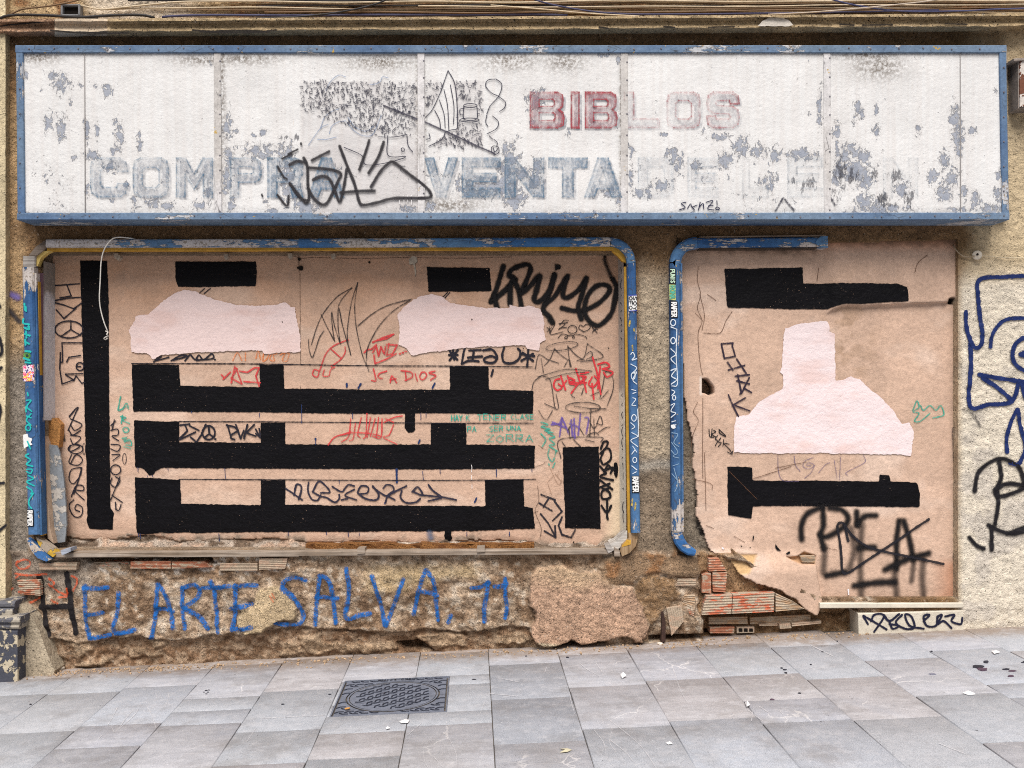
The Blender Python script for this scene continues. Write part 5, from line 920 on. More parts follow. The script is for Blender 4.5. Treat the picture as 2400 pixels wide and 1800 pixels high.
bar('top_splinter', [(1640, 556), (1780, 554), (1935, 552)], 4, .03, -.03, m_wood('splinter', (196, 172, 150), (130, 106, 86)), fr, .002)
bar('corner_piece', [(1588, 1247), (1589, 1256), (1594, 1270), (1604, 1283), (1617, 1292), (1630, 1297)], [25, 25, 25, 24, 22, 14], .055, -.03, m_blue('blue_paint_hook', (64, 112, 164), (46, 88, 146), amount=.26), fr, .010, label='curved blue lower corner with a broken tip')
sticker(1568.5, 629, 15, 37, 'PUNIS', Mst, m_stroke('marker', (196, 222, 196), 1, .02), fr, 'black sticker with pale green letters at the top of the left post', .5, 2.8)
s4 = patch('sticker', FS, [(1568, 667), (1583, 667), (1584, 704), (1569, 703)], m_plain('sticker_rainbow', (190, 196, 120), .5, .35, 24), fr, .0025, .3, 12, 'faded multicoloured sticker reading RONA')
ribbon('sticker_lettering', FS, text('RONA', 1570, 670, 30, 12, True, .22), 2.6, m_stroke('marker', (84, 170, 150), 1, .1), s4, .004, smooth=False)
sticker(1571, 706, 17, 39, 'RAPER', Mst, Mlet, fr, 'black sticker with white letters RAPER high on the left post', .5)
ribbon('graffiti_lettering', FS, ps("245,450 275,462; 275,462 272,600 278,740 250,752; 245,562 270,590 245,612 268,640; 245,672 272,665 248,700 274,720 247,742; 250,772 265,782 250,800; 245,850 265,842 245,880 270,890 246,912; 250,935 268,930; 250,960 270,950", UU) + [ell(256, 428, 13, 16, UU), ell(256, 520, 12, 16, UU), ell(261, 812, 8, 12, UU)], 2.6, WQ, fr, .003, label='white marker letters down the left post')
ribbon('graffiti_scribble', FS, ps("250,990 280,1000 260,1040 285,1062; 248,1040 280,1090 255,1110 285,1120; 255,1160 285,1150; 260,1170 280,1250 265,1292; 250,1200 275,1230; 246,1080 262,1100", UU), 1.8, m_stroke('marker', (150, 178, 200), .8, .34), fr, .003, label='faint pale scribble on the left post')
patch('paint_blot', FS, pg("245,952 262,948 270,965 258,972 245,965", UU), Msw, fr, .0035, .6, 6)

# ------------------------------------------------------------------ the long shop sign
sg = thing('shop_sign', 'long peeling white shop sign in a blue frame with faded lettering above both openings', 'sign', P(1200, 515, .1))
SP, SF = .19, .205
SGN = Surf(SP, lambda u, v: .004 * fbm(u * S / .5, v * S / .4, 91, 2))
wearL = [(A, "350,490,40,40 400,540,60,60 520,555,20,20 320,800,35,50 400,830,40,80 565,840,20,80 630,840,15,60 770,890,30,90 740,800,20,30 905,930,20,60 700,590,40,40 1370,415,10,20 600,1010,60,30 740,980,30,25 720,1080,50,40 815,1200,25,25 1345,1250,25,60 480,1020,20,20 560,1230,15,50 725,1300,25,20 985,1310,50,40 1080,1330,40,30 870,1310,20,50 1300,1330,60,30 1475,820,40,80 1480,1020,35,60 1470,1150,35,130 1500,1330,30,60 1690,980,130,50 1850,980,60,60 1700,860,30,25 1650,880,20,15 1530,850,20,20 1860,1180,50,150 1990,1340,90,60 1900,1250,40,60 1730,1310,20,25 1770,1365,40,20 170,480,15,30 460,660,15,30 620,560,15,25"),
 (B, "1080,950,45,45 1090,1030,60,60 1060,1110,50,90 1020,1210,150,60 1130,1280,80,70 880,1220,130,60 1170,1120,60,50 1250,1170,60,60 1275,1090,35,70 770,1200,40,60 1255,650,50,60 1300,580,25,20 1475,865,18,25 1230,800,20,30 1720,1240,60,40 1790,1310,25,40 580,1340,30,35 420,1355,60,25 1680,360,50,15 1795,390,15,30 1875,980,15,50 1880,1150,15,80 1940,1250,60,30 2070,1200,60,40 2150,1010,60,50 2190,1060,30,60 2080,870,25,15"),
 (C, "130,845,20,25 240,890,60,25 380,950,70,60 480,990,50,50 270,1040,50,60 600,1010,40,50 770,1005,110,40 555,1175,50,55 90,1080,40,40 890,700,20,110 890,800,15,40 995,850,25,60 1000,930,20,40 1080,1000,80,70 1170,1010,50,40 1110,1100,110,90 1180,1160,60,80 1130,690,20,80 1160,740,20,30 1255,710,18,40 1255,840,25,40 1110,780,15,30 1770,760,40,70 1780,880,40,100 1790,990,25,40 1820,880,15,40 1880,850,30,30 1700,1050,40,70 1740,1150,60,60 1690,1250,60,60 1820,1240,30,60 1890,1290,40,60 1620,1140,40,50 1990,1350,80,30 2040,1260,30,50 2050,1140,20,40 2030,600,18,30 1240,1330,110,60 1170,1300,40,60 1340,1350,150,25 1800,1360,100,20 1420,1220,60,50 1530,830,20,25 1000,1140,40,80")]
def bl(lst): return [(f[0] + a * f[2], f[1] + b * f[2], c * f[2], d * f[2]) for f, s in lst for a, b, c, d in [tuple(float(q) for q in t.split(',')) for t in s.split()]]
WEAR = bl(wearL); SOOT = bl([(C, "1020,1100,50,90 1100,1150,50,60 1240,1120,40,40 1370,1140,60,50 990,1280,30,60 1320,1280,30,30 1460,1280,40,60 810,1190,60,50 700,1180,40,30 1290,1290,30,40 1050,1210,20,60 1320,1330,60,20"), (A, "1850,890,40,20 1920,890,20,20")])
SAIL = pg("1170,500 1300,280 1365,95 1440,350 1440,600 1340,640 1200,750 1170,740", Q); MUG = pg("1460,370 1625,370 1640,540 1460,545", Q)
def at_sign(u, v):
    x, z = u * S, v * S
    dirt = blob(u, v, bl([(C, "1270,430,150,80 1200,360,200,30"), (B, "1100,390,170,60 1450,400,120,60 250,400,200,50 520,850,30,500 495,600,14,900 1815,700,14,900 700,1330,200,40"), (A, "250,370,130,40 1440,400,20,700 1600,380,200,40 1300,390,160,30")]))
    dirt = np.maximum(dirt, .55 * sm(140, 122, v)); dirt = np.maximum(dirt, .3 * sm(478, 498, v))
    grey = np.maximum(.8 * sm(704, 712, u) * sm(1134, 1128, u) * sm(186, 196, v) * sm(355, 335, v) * (.5 + .5 * sm(-.2, .3, fbm(x / .12, z / .12, 44, 3))) * (sdf(SAIL, u, v) < 0), 0); grey = np.maximum(grey, sm(690, 720, u) * sm(1002, 992, u) * sm(330, 350, v + 14 * fbm(x / .2, z / .2, 3, 2)) * .9, sm(806, 830, u) * sm(990, 980, u) * sm(310, 325, v) * .5)
    wear = blob(u, v, WEAR); wear = np.maximum(wear, .30 * sm(.0, .5, fbm(x / .35, z / .25, 93, 3)) * sm(330, 420, v)); wear = np.maximum(wear, .42 * sm(490, 500, v + 6 * fbm(x / .1, z / .1, 95, 2)) * sm(.1, .3, fbm(x / .3, z * 0, 97, 2)))
    wear = np.minimum(wear, .95)
    return {'dirt': dirt, 'grey': grey, 'wear': wear, 'soot': blob(u, v, SOOT)}
Msign = m_sign('sign_paint')
pan = grid('panel', SGN, np.linspace(46, 2356, 760), np.linspace(115, 508, 130), Msign, sg, attrf=at_sign, label='white painted panel peeling to grey blue')
Mrail = m_blue('sign_rail', (116, 136, 158), (88, 112, 144), (190, 192, 196), .38); Mrailz = m_blue('sign_rail_upright', (110, 132, 156), (82, 108, 144), (190, 192, 196), .34, 'z')
Mstrip = m_blue('white_strip', (214, 212, 212), (196, 192, 188), (150, 120, 110), .18, 'z')
bar('frame_rail', [(36, 114.5), (2359, 114.5)], 18, SF, .0, Mrail, sg, .004); bar('frame_rail', [(40, 507), (2366, 506.5)], 17, SF, .0, Mrail, sg, .004)
bar('frame_rail', [(45, 106), (49, 514)], 17, SF - .002, .0, Mrailz, sg, .004); bar('frame_rail', [(2350.5, 106), (2358, 514)], 16, SF - .002, .0, Mrailz, sg, .004)
mesh('back_board', [P(40, 110, .04), P(2360, 110, .04), P(2362, 512, .04), P(44, 512, .04)], [(0, 3, 2, 1)], GREYW, sg)
for u0, u1 in ((509, 511), (986.5, 987.5), (1463.5, 1463.5), (1938.5, 1940)): bar('divider_strip', [(u0, 123), (u1, 498.5)], 16.5, SP + .007, SP - .02, Mstrip, sg, .002)
for u in (198, 2251): bar('panel_seam', [(u, 124), (u + 1, 498)], 1.6, SP + .0055, SP - .01, m_plain('seam', (150, 146, 144), .8, .1), sg, .0004)
# rivets
bmr = bmesh.new()
rgn = np.random.RandomState(4)
def rivet(u, v, p):
    m_ = Matrix.Translation(Vector(P(u, v, p))) @ Matrix.Rotation(math.radians(90), 4, 'X'); bmesh.ops.create_cone(bmr, segments=8, radius1=.006, radius2=.004, depth=.005, cap_ends=True, matrix=m_)
for i, u in enumerate(np.arange(62, 2350, 62)): rivet(u + rgn.uniform(-6, 6), 114 + rgn.uniform(-2, 2), SF + .002); rivet(u + 20 + rgn.uniform(-6, 6), 507 + rgn.uniform(-2, 2), SF + .002)
for v in range(150, 500, 58): rivet(46, v, SF); rivet(2353, v + 8, SF)
for u in (509.5, 987, 1463.5, 1939):
    for v in range(140, 500, 44): rivet(u + 6, v + rgn.uniform(-6, 6), SP + .007)
mer = bpy.data.meshes.new('rivets'); bmr.to_mesh(mer); mer.materials.append(m_plain('rivet_metal', (110, 108, 116), .6, .4, 60)); o = bpy.data.objects.new('rivet_rows', mer); link(o, sg); o['kind'] = 'stuff'

# faded painted words
GLY = {'I': '0,0 1,0 1,1 0,1', 'L': '0,0 .26,0 .26,.76 1,.76 1,1 0,1', 'T': '0,0 1,0 1,.24 .64,.24 .64,1 .36,1 .36,.24 0,.24', 'E': '0,0 1,0 1,.22 .26,.22 .26,.39 .9,.39 .9,.61 .26,.61 .26,.78 1,.78 1,1 0,1',
 'C': '1,.34 .74,.34 .70,.24 .35,.24 .26,.32 .26,.68 .35,.76 .70,.76 .74,.66 1,.66 .95,.9 .8,1 .2,1 .04,.9 0,.75 0,.25 .04,.1 .2,0 .8,0 .95,.1',
 'O': '0,.25 .04,.08 .2,0 .8,0 .96,.08 1,.25 1,.75 .96,.92 .8,1 .2,1 .04,.92 0,.75; .26,.32 .35,.24 .65,.24 .74,.32 .74,.68 .65,.76 .35,.76 .26,.68',
 'M': '0,1 0,0 .26,0 .5,.42 .74,0 1,0 1,1 .76,1 .76,.42 .5,.8 .24,.42 .24,1', 'P': '0,0 .8,0 .96,.08 1,.2 1,.42 .96,.55 .8,.62 .26,.62 .26,1 0,1; .26,.22 .7,.22 .75,.26 .75,.36 .7,.4 .26,.4',
 'R': '0,0 .8,0 .96,.08 1,.2 1,.42 .9,.56 1,1 .72,1 .62,.62 .26,.62 .26,1 0,1; .26,.22 .7,.22 .75,.26 .75,.36 .7,.4 .26,.4', 'A': '.36,0 .64,0 1,1 .74,1 .66,.8 .34,.8 .26,1 0,1; .5,.3 .6,.6 .4,.6',
 'V': '0,0 .27,0 .5,.68 .73,0 1,0 .64,1 .36,1', 'N': '0,1 0,0 .26,0 .75,.62 .75,0 1,0 1,1 .74,1 .25,.38 .25,1', 'D': '0,0 .78,0 .95,.1 1,.28 1,.72 .95,.9 .78,1 0,1; .26,.23 .68,.23 .74,.32 .74,.68 .68,.77 .26,.77',
 'B': '0,0 .8,0 .95,.08 .97,.22 .95,.4 .85,.49 .97,.58 1,.72 .97,.92 .8,1 0,1; .26,.2 .66,.2 .71,.25 .71,.35 .66,.4 .26,.4; .26,.58 .68,.58 .73,.63 .73,.74 .68,.8 .26,.8',
 'S': '1,.32 .74,.32 .70,.23 .32,.23 .27,.3 .32,.38 .8,.4 .96,.5 1,.7 .96,.9 .8,1 .2,1 .04,.9 0,.68 .26,.68 .3,.77 .68,.77 .73,.7 .68,.62 .2,.6 .04,.5 0,.3 .04,.1 .2,0 .8,0 .96,.1'}
def m_fade(col, a, wear):
    k = ('fade', col, a, wear)
    if k in MM: return MM[k]
    n = NT('faded_paint_%d_%d_%d' % col); al = n.ma('MULTIPLY', n.rng(n.noise(75, 6, .75), wear - .06, wear + .12, .25, 1), n.rng(n.noise(8, 4, .6), .32, .66, .35, 1.25)); al = n.ma('MULTIPLY', al, a, clamp=True)
    m = n.fin(n.val(rgba(*col), n.rng(n.noise(30, 3), .3, .7, .85, 1.15, False)), .7, alpha=al, spec=.2); MM[k] = m; return m
def glyph(name, loops, mat, off, label=None):
    V, Ed = [], []
    for lp in loops:
        o_ = len(V); V += [Vector(q) for q in lp]; Ed += [(o_ + i, o_ + (i + 1) % len(lp)) for i in range(len(lp))]
    r_ = delaunay_2d_cdt(V, Ed, [], 0, 1e-4); uv = np.array([(q.x, q.y) for q in r_[0]]); fs = []
    for f in r_[2]:
        c = uv[list(f)].mean(0); k = sum(1 for lp in loops if sdf(lp, [c[0]], [c[1]])[0] > 0)
        if k % 2: fs.append(tuple(f))
    return mesh(name, SGN.pos(uv[:, 0], uv[:, 1], off), fs, mat, pan, label=label)
def letters(txt, boxes, v0, v1, col, wdt, fills, shadow=True):
    for ch, (a, b), (fi, ed, we) in zip(txt, boxes, fills):
        loops = [[(a + x * (b - a), v0 + y * (v1 - v0)) for x, y in st] for st in ps(GLY[ch])]
        if shadow: glyph('letter_shadow', [[(u + 7, v + 5) for u, v in lp] for lp in loops], m_fade((160, 162, 170), .7 * min(1, ed), .46), .0030)
        g_ = glyph('painted_letter', loops, m_fade(col, fi, we), .0042, 'faded painted letter %s' % ch)
        cx, cy = (a + b) / 2, (v0 + v1) / 2
        rim = [lp + [lp[0]] for lp in loops] + [[(u + (cx - u) * .10, v + (cy - v) * .09) for u, v in loops[0] + [loops[0][0]]]]
        ribbon('letter_outline', SGN, rim[:-1], 3.4, m_fade(tuple(int(q * .86) for q in col), ed, we), g_, .0052, smooth=False, jit=.3, step=6)
        ribbon('letter_outline', SGN, rim[-1:], 2.0, m_fade(col, ed * .6, we + .03), g_, .0052, smooth=False, jit=.3, step=6)
RD, BL = (184, 84, 94), (108, 142, 170)
letters('BIBLOS', [(1243, 1322), (1339, 1357), (1372, 1446), (1463, 1545), (1563, 1640), (1656, 1732)], 217, 300, RD, 20, [(.26, .95, .42), (.20, .9, .42), (.26, .95, .42), (.03, .4, .46), (.03, .45, .46), (.04, .6, .45)])
st3 = (.32, .62, .46); st2 = (.13, .58, .47); st1 = (.05, .24, .48)
letters('COMPRAVENTADE', [(213, 300), (313, 395), (414, 498), (540, 612), (628, 710), (724, 806), (996, 1072), (1084, 1172), (1184, 1274), (1286, 1376), (1370, 1456), (1496, 1578), (1612, 1682)], 371, 462, BL, 22, [st2, st2, st2, st2, st3, st3, st3, st3, st3, st3, st3, st1, st1])
letters('LEN', [(1740, 1800), (1846, 1926), (2070, 2150)], 371, 462, (150, 165, 178), 22, [st1, (.10, .3, .48), (.06, .2, .48)], False)
for e in (ell(1600, 258, 22, 26), ): pass
# drawing: hatched sea with a sail, mug, pipe and smoke (the painted figure itself is left blank)
HK = m_stroke('marker', (66, 66, 80), .8, .40); HT = m_stroke('marker', (54, 54, 70), .95, .22)
rgn = np.random.RandomState(12); hs = []
while len(hs) < 1050:
    a, b = rgn.uniform(100, 1655), rgn.uniform(190, 760)
    if b > 650 - max(0, 700 - a) * .35 and a < 1165: continue
    if 1090 < a < 1170: continue
    u, v = Q[0] + a * Q[2], Q[1] + b * Q[2]
    if sdf(SAIL, [u], [v])[0] > -2 or sdf(MUG, [u], [v])[0] > -1: continue
    th = rgn.uniform(0, 6.28); l = rgn.uniform(3, 8); cu = rgn.uniform(-.9, .9)
    hs.append([(u, v), (u + l * .5 * math.cos(th), v + l * .5 * math.sin(th)), (u + l * .5 * math.cos(th) + l * .5 * math.cos(th + cu * 2), v + l * .5 * math.sin(th) + l * .5 * math.sin(th + cu * 2))])
ribbon('painted_hatching', SGN, hs, 2.4, HK, pan, .0045, label='short dark curly strokes of a painted sea')
ribbon('painted_drawing', SGN, ps("810,398 950,455 1095,514; 1165,540 1450,670 1610,745 1765,812", Q), 4.6, m_stroke('marker', (70, 68, 82), .9, .25), pan, .0056, label='long painted pole slanting down to a small bowl')
ribbon('painted_drawing', SGN, ps("265,590 300,500 360,450 430,425; 340,640 360,580 420,540 480,530; 490,540 560,620 640,660 720,640 790,480; 500,500 560,580 650,620 720,580; 160,740 260,600 330,560; 240,690 320,690 400,670; 310,270 350,190 420,135 480,150; 690,215 740,210 780,190 800,150 850,160; ", Q), 2.2, m_stroke('marker', (120, 140, 170), .7, .36), pan, .0051, label='pale blue wave lines')
ribbon('painted_drawing', SGN, ps("1170,500 1230,430 1300,280 1335,180 1365,95; 1365,95 1420,200 1440,350 1447,540 1440,600 1390,610 1340,630; 1330,260 1360,400 1372,610; 1385,220 1415,400 1412,560; 1290,350 1330,470 1340,590; 1250,440 1290,520 1300,600; 1200,750 1310,690 1340,630; 1740,760 1760,748 1800,760 1803,800 1770,822 1745,800 1740,760; 1755,765 1770,800 1795,770; 1500,400 1505,515 1610,515 1615,400; 1500,425 1470,430 1470,475 1500,480; 1780,170 1710,180 1690,230 1740,290 1800,320 1860,370 1850,420 1810,450; 1780,170 1830,220 1800,320 1730,400 1700,470; 1700,480 1690,540 1710,580; 1750,490 1800,540 1780,600 1700,645; 1720,660 1750,690; 1760,690 1790,720 1785,750; 470,760 620,830 660,910 850,890 1000,840 850,830 845,660; 760,670 900,670 1010,650; 1010,650 1020,740 1060,800; 1200,640 1210,680 1180,690", Q) + [ell(1558, 400, 58, 17, Q), ell(1550, 525, 84, 17, Q), ell(975, 780, 14, 16, Q)], 2.3, HT, pan, .0052, label='faded outlines of a sail, a mug, a long pipe and curling smoke')
BKT = m_stroke('spray', (48, 46, 50), .95)
ribbon('graffiti_tag', SGN, ps("120,850 150,920 155,1080 165,1180 140,1240 60,1150 0,1070; 340,795 270,830 190,872; 170,935 350,950 440,985 420,1040 380,1130 320,1240 270,1250 200,1190 160,1110; 200,1040 270,1010 340,1030 390,1140 430,1230 460,1130 490,950; 430,750 500,930 560,1080 600,1230 640,1258 760,1235 900,1200 1190,1195 1212,1150 1160,1090 1030,990 900,890 850,900 780,970 700,1100; 440,1150 600,1138 730,1135; 685,700 650,810 600,950; 810,715 760,850 680,980; 140,890 60,880 0,910", Q), 9.5, BKT, pan, .0075, nac=5, step=4, label='black sprayed tag across the second and third sign panels')
ribbon('graffiti_tag', SGN, ps("1800,1080 1835,1140; 1840,1150 1860,1160; 1800,1265 1860,1335 1872,1270; 1880,1190 1940,1280 1990,1300; 1698,1262 1702,1272; 1952,930 1953,938; 1830,1030 1890,1000; 1870,1000 1930,970", A), 7, BKT, pan, .0072, nac=5)
ribbon('graffiti_tag', SGN, ps("20,1312 -10,1320 15,1345 -25,1362; 30,1352 50,1322 60,1342 92,1330; 60,1342 75,1362; 100,1362 112,1312; 108,1340 130,1320 135,1352; 150,1312 195,1302 160,1352 202,1362; 165,1335 195,1332; 220,1302 222,1330", C) + [ell(224, 1352, 12, 9, C)], 2.6, mk((40, 42, 70), .2), pan, .0052, label='small navy marker tag SMAZ! on the fourth panel')
ribbon('graffiti_tag', SGN, ps("600,1365 625,1325 652,1285 690,1330 720,1362; 930,1240 985,1330", C), 6, m_stroke('rough', (60, 60, 74), .9), pan, .0052, label='smudged dark angle near the bottom of the fourth panel')
ribbon('paint_drip', SGN, ps("375,1275 378,1320; 405,1265 408,1330; 430,1270 432,1310; 455,1265 456,1325", B), 2, m_stroke('marker', (226, 224, 224), .9, .3), pan, .0078)

# ------------------------------------------------------------------ cables and boxes on the wall
def cable(name, pts, p, r, col, label, cat='cable', rough=.55):
    q = [(u, v, p + .006 * math.sin(u * .013)) for u, v in pts]
    o = wtube(name, q, r, m_plain('sheath_%d_%d_%d' % col, col, rough, .18, 20), step=14); return tag(o, label, cat, 'cables along the cornice')
CR, TN, NV, BK, BR = (202, 184, 156), (176, 152, 118), (66, 66, 96), (42, 40, 42), (118, 92, 66)
cable('wall_cable', [(188, 12), (236, 22), (310, 20), (420, 19), (600, 17), (750, 20), (900, 22), (1050, 19), (1200, 17), (1350, 20), (1500, 17), (1700, 14), (1850, 17), (2000, 19), (2140, 17), (2300, 10), (2460, 8)], .02, .0050, CR, 'cream cable dipping beside the vent and running the whole wall')
cable('wall_cable', [(236, 23), (300, 16), (370, 9), (430, 4), (600, 3), (800, 6), (1000, 3), (1200, 6), (1450, 1), (1700, 4), (1900, 3), (2100, 1), (2460, 3)], .03, .0055, CR, 'topmost cream cable rising from the vent')
cable('wall_cable', [(-60, 60), (-20, 52), (10, 39), (40, 35), (110, 36), (190, 40), (260, 36), (320, 35), (345, 37), (362, 42)], .05, .0085, BK, 'thick black cable passing under the vent at the top left')
cable('wall_cable', [(380, 40), (420, 37), (500, 35.5), (620, 36), (720, 36), (850, 35), (1100, 34.5), (1250, 34), (1330, 36)], .03, .0075, NV, 'thick navy cable lying on the left half of the cornice')
cable('wall_cable', [(600, 43), (700, 39), (770, 32), (840, 20), (890, 6), (920, -8)], .055, .0055, BK, 'black cable slanting up across the other cables')
cable('wall_cable', [(1236, -6), (1300, 12), (1390, 27), (1480, 33), (1600, 33), (1720, 32), (1900, 30), (2050, 27), (2200, 24)], .06, .0050, NV, 'navy cable coming down from above and lying on the cornice')
cable('wall_cable', [(1150, 12), (1200, 16), (1290, 23), (1360, 30), (1440, 35), (1500, 38)], .065, .0040, CR, 'thin cream cable slanting down to the cornice')
cable('wall_cable', [(1926, -8), (1990, 9), (2060, 21), (2130, 27), (2250, 26), (2330, 22), (2460, 18)], .06, .0050, (72, 76, 112), 'navy cable sagging at the right end of the cornice')
cable('wall_cable', [(1800, 34), (1900, 29), (2010, 20), (2100, 11), (2180, 2), (2230, -8)], .075, .0042, (190, 176, 160), 'pale thin cable rising to the right across the navy one')
cable('wall_cable', [(560, 9), (700, 11), (860, 12), (1000, 11), (1160, 9), (1300, 9), (1500, 7), (1800, 9), (2100, 8), (2460, 6)], .015, .0045, BR, 'brown cable between the two cream cables')
cable('wall_cable', [(560, 22), (760, 25), (1000, 25), (1200, 24), (1450, 26), (1700, 24), (1960, 25)], .012, .0050, TN, 'tan cable just above the navy cable')
cable('wall_cable', [(-40, 52), (20, 36), (50, 22), (100, 16), (140, 10), (200, -4)], .03, .0050, BR, 'brown cable rising past the vent at the top left')
cable('wall_cable', [(-40, 74), (10, 60), (60, 55), (140, 48), (230, 43)], .06, .0035, BK, 'thin dark wire lying on the broken end of the cornice')
for k, (v0, col, r_, u0, lb) in enumerate([(5.5, TN, .0045, 520, 'tan cable second from the top of the bundle'), (13.5, BK, .0035, 600, 'thin black cable in the middle of the bundle'), (15, CR, .0045, 980, 'pale cable starting above the word VENTA'), (27.5, BR, .005, 620, 'dark brown cable in the lower half of the bundle'), (30, CR, .004, 1050, 'thin pale cable just over the navy cable on the right half'), (-2, BK, .006, 300, 'black cable at the very top edge'), (20.5, BR, .0035, 450, 'thin brown cable under the long cream cable')]):
    cable('wall_cable', [(u, v0 - (u - 1200) * .0022 + 1.6 * math.sin(u * .004 + k) + 1.1 * math.sin(u * .013 + 2 * k)) for u in np.arange(u0, 2470, 60)], .014 + .008 * (k % 4), r_, col, lb)
vt = thing('wall_vent', 'small square grey metal vent opening above the cornice', 'vent', P(165, 35, .03))
gm = m_plain('vent_metal', (122, 122, 124), .5, .2, 30)
for q, w_ in (([(142, 11), (187, 11)], 4), ([(142, 35), (187, 35)], 4), ([(144, 11), (144, 36)], 5), ([(185, 11), (185, 36)], 5)): bar('rim', q, w_, .035, -.02, gm, vt, .003)
mesh('back', [P(142, 10, .010), P(188, 10, .010), P(188, 36, .010), P(142, 36, .010)], [(0, 3, 2, 1)], Mdark, vt)
bx = thing('junction_box', 'rusty pale metal box high on the wall at the right edge', 'utility box', P(2430, 258, .05))
MR = m_peel('rusty_box', (206, 198, 190), (112, 70, 52), .49); MRs = m_plain('box_side', (140, 130, 122), .7, .3, 14)
def box8(name, u0, u1, v0, v1, pf, mat, parent, lean=0):
    V = [P(u0, v0, pf), P(u1, v0 - lean, pf), P(u1, v1 - lean, pf), P(u0, v1, pf)]; V += [(x, -.0 + .02, z) for x, y, z in V]
    return mesh(name, V, [(0, 3, 2, 1), (0, 1, 5, 4), (1, 2, 6, 5), (2, 3, 7, 6), (3, 0, 4, 7)], mat, parent)
box8('case', 2386, 2490, 138, 254, .11, MRs, bx, 4); slabpoly('door', [(2390, 136), (2492, 130), (2492, 246), (2390, 250)], .118, .10, MR, bx, 'rusty white door', .001)
bar('top_lip', [(2376, 140), (2492, 133)], 6, .13, -.02, MRs, bx, .002)
an = thing('wall_anchor', 'small round cream wall plug with a cord tied to it', 'wall plug', P(2290, 600, .01))
tube('disc', [P(2290, 598, -.01), P(2290, 598, .03), P(2290, 598, .034)], [.028, .028, .022], m_plain('plug', (206, 196, 180), .7, .1), an, 16); tube('screw', [P(2291, 596, .03), P(2291, 596, .040)], .007, Mdark, an)
wtube('cord', [(2234, 574, -.02), (2240, 585, .02), (2256, 600, .015), (2272, 602, .02), (2284, 600, .03)], .004, m_plain('old_cord', (150, 134, 112), .9, .3), an); wtube('cord', [(2296, 598, .02), (2320, 601, .015), (2360, 604, .015), (2420, 604, .015)], .0026, m_plain('old_cord_thin', (190, 176, 150), .9, .2), an)

# ------------------------------------------------------------------ pavement
mesh('ground', [(-60, -60, gz(-60) - .06), (60, -60, gz(60) - .06), (60, 30, gz(60) - .06), (-60, 30, gz(-60) - .06)], [(0, 1, 2, 3)], m_plain('subsoil', (96, 88, 80), .95, .2, 5)); tag(bpy.data.objects['ground'], kind='structure')
rgt = np.random.RandomState(21); PW, SK = .405, -.041; X0 = -2.154 - .012
mh = [np.array(G(*q)) for q in ((810, 1594), (1055, 1585.5), (1046, 1669), (771, 1680))]
my0, my1 = (mh[2][1] + mh[3][1]) / 2, (mh[0][1] + mh[1][1]) / 2
mxa, mxb = (mh[0][0] + mh[3][0]) / 2, (mh[1][0] + mh[2][0]) / 2; mym = (my0 + my1) / 2
def shear(x, y): return x + SK * y
ma, mb = mxa - SK * mym, mxb - SK * mym          # manhole limits in sheared paving coordinates
def add_tiles():
    V, F_, cols, sty, off = [], [], [], [], []
    dark = [G(1960, 1590), G(1216, 1625), G(1216, 1710), G(1600, 1670), G(1620, 1760)]; blu = [G(2320, 1560), G(1800, 1760), G(350, 1640)]
    warm = [G(1530, 1600), G(1820, 1640), G(640, 1600), G(900, 1720), G(2000, 1590)]
    pal_q = [(166, 167, 173), (165, 166, 172), (168, 168, 173), (165, 166, 173), (168, 166, 170)]; pal_g = [(164, 167, 173), (162, 165, 171), (165, 167, 172), (162, 165, 172)]
    for i in range(-9, 22):
        a0 = X0 + i * PW; y = .62 - rgt.uniform(0, .55)
        while y > -9.5:
            L = rgt.choice([.60, .60, .60, .40, .30, .20], p=[.34, .2, .16, .14, .1, .06]) if y > -4.5 else .6
            y1 = y - L; g = .0022
            r = rgt.rand(); q = r < .62; col = pal_q[rgt.randint(5)] if q else pal_g[rgt.randint(4)]
            def hit(pts): return any(a0 <= p_[0] - SK * p_[1] < a0 + PW and y1 <= p_[1] < y for p_ in pts)
            if hit(dark): q, col = False, (149, 152, 159)
            if hit(blu): q, col = False, (169, 173, 181)
            if hit(warm): q, col = True, (166, 163, 165)
            rects = [(a0 + g, a0 + PW - g, y1 + g, y - g)]
            if a0 < mb and a0 + PW > ma and y1 < my1 and y > my0:          # cut round the manhole
                n_ = []
                for (xa, xb, ya, yb) in rects:
                    if yb > my1: n_.append((xa, xb, max(ya, my1), yb))
                    if ya < my0: n_.append((xa, xb, ya, min(yb, my0)))
                    ya2, yb2 = max(ya, my0), min(yb, my1)
                    if yb2 > ya2:
                        if xa < ma: n_.append((xa, min(xb, ma), ya2, yb2))
                        if xb > mb: n_.append((max(xa, mb), xb, ya2, yb2))
                rects = n_
            o_, dz = rgt.uniform(0, 60), rgt.uniform(-.0015, .0015)
            for (xa, xb, ya, yb) in rects:
                if xb - xa < .004 or yb - ya < .004: continue
                b = len(V); c_ = .0025
                for (ex, z_) in ((0, -.03), (0, -c_), (c_, 0)):
                    for (x_, y_) in ((xa + ex, ya + ex), (xb - ex, ya + ex), (xb - ex, yb - ex), (xa + ex, yb - ex)):
                        X_ = shear(x_, y_); V.append((X_, y_, gz(X_) + z_ + dz)); cols.append(lin(col)); sty.append(1.0 if q else 0.0); off.append(o_)
                for l in (0, 4):
                    for k in range(4): F_.append((b + l + k, b + l + (k + 1) % 4, b + l + 4 + (k + 1) % 4, b + l + 4 + k))
                F_.append((b + 8, b + 9, b + 10, b + 11))
            y = y1
    return V, F_, np.array(cols), np.array(sty), np.array(off)
V, F_, cols, sty, off = add_tiles()
pv = mesh('pavement', V, np.array(F_), m_tiles('stone_slabs'), None, False, cols, {'sty': sty, 'toff': off}); tag(pv, kind='structure')
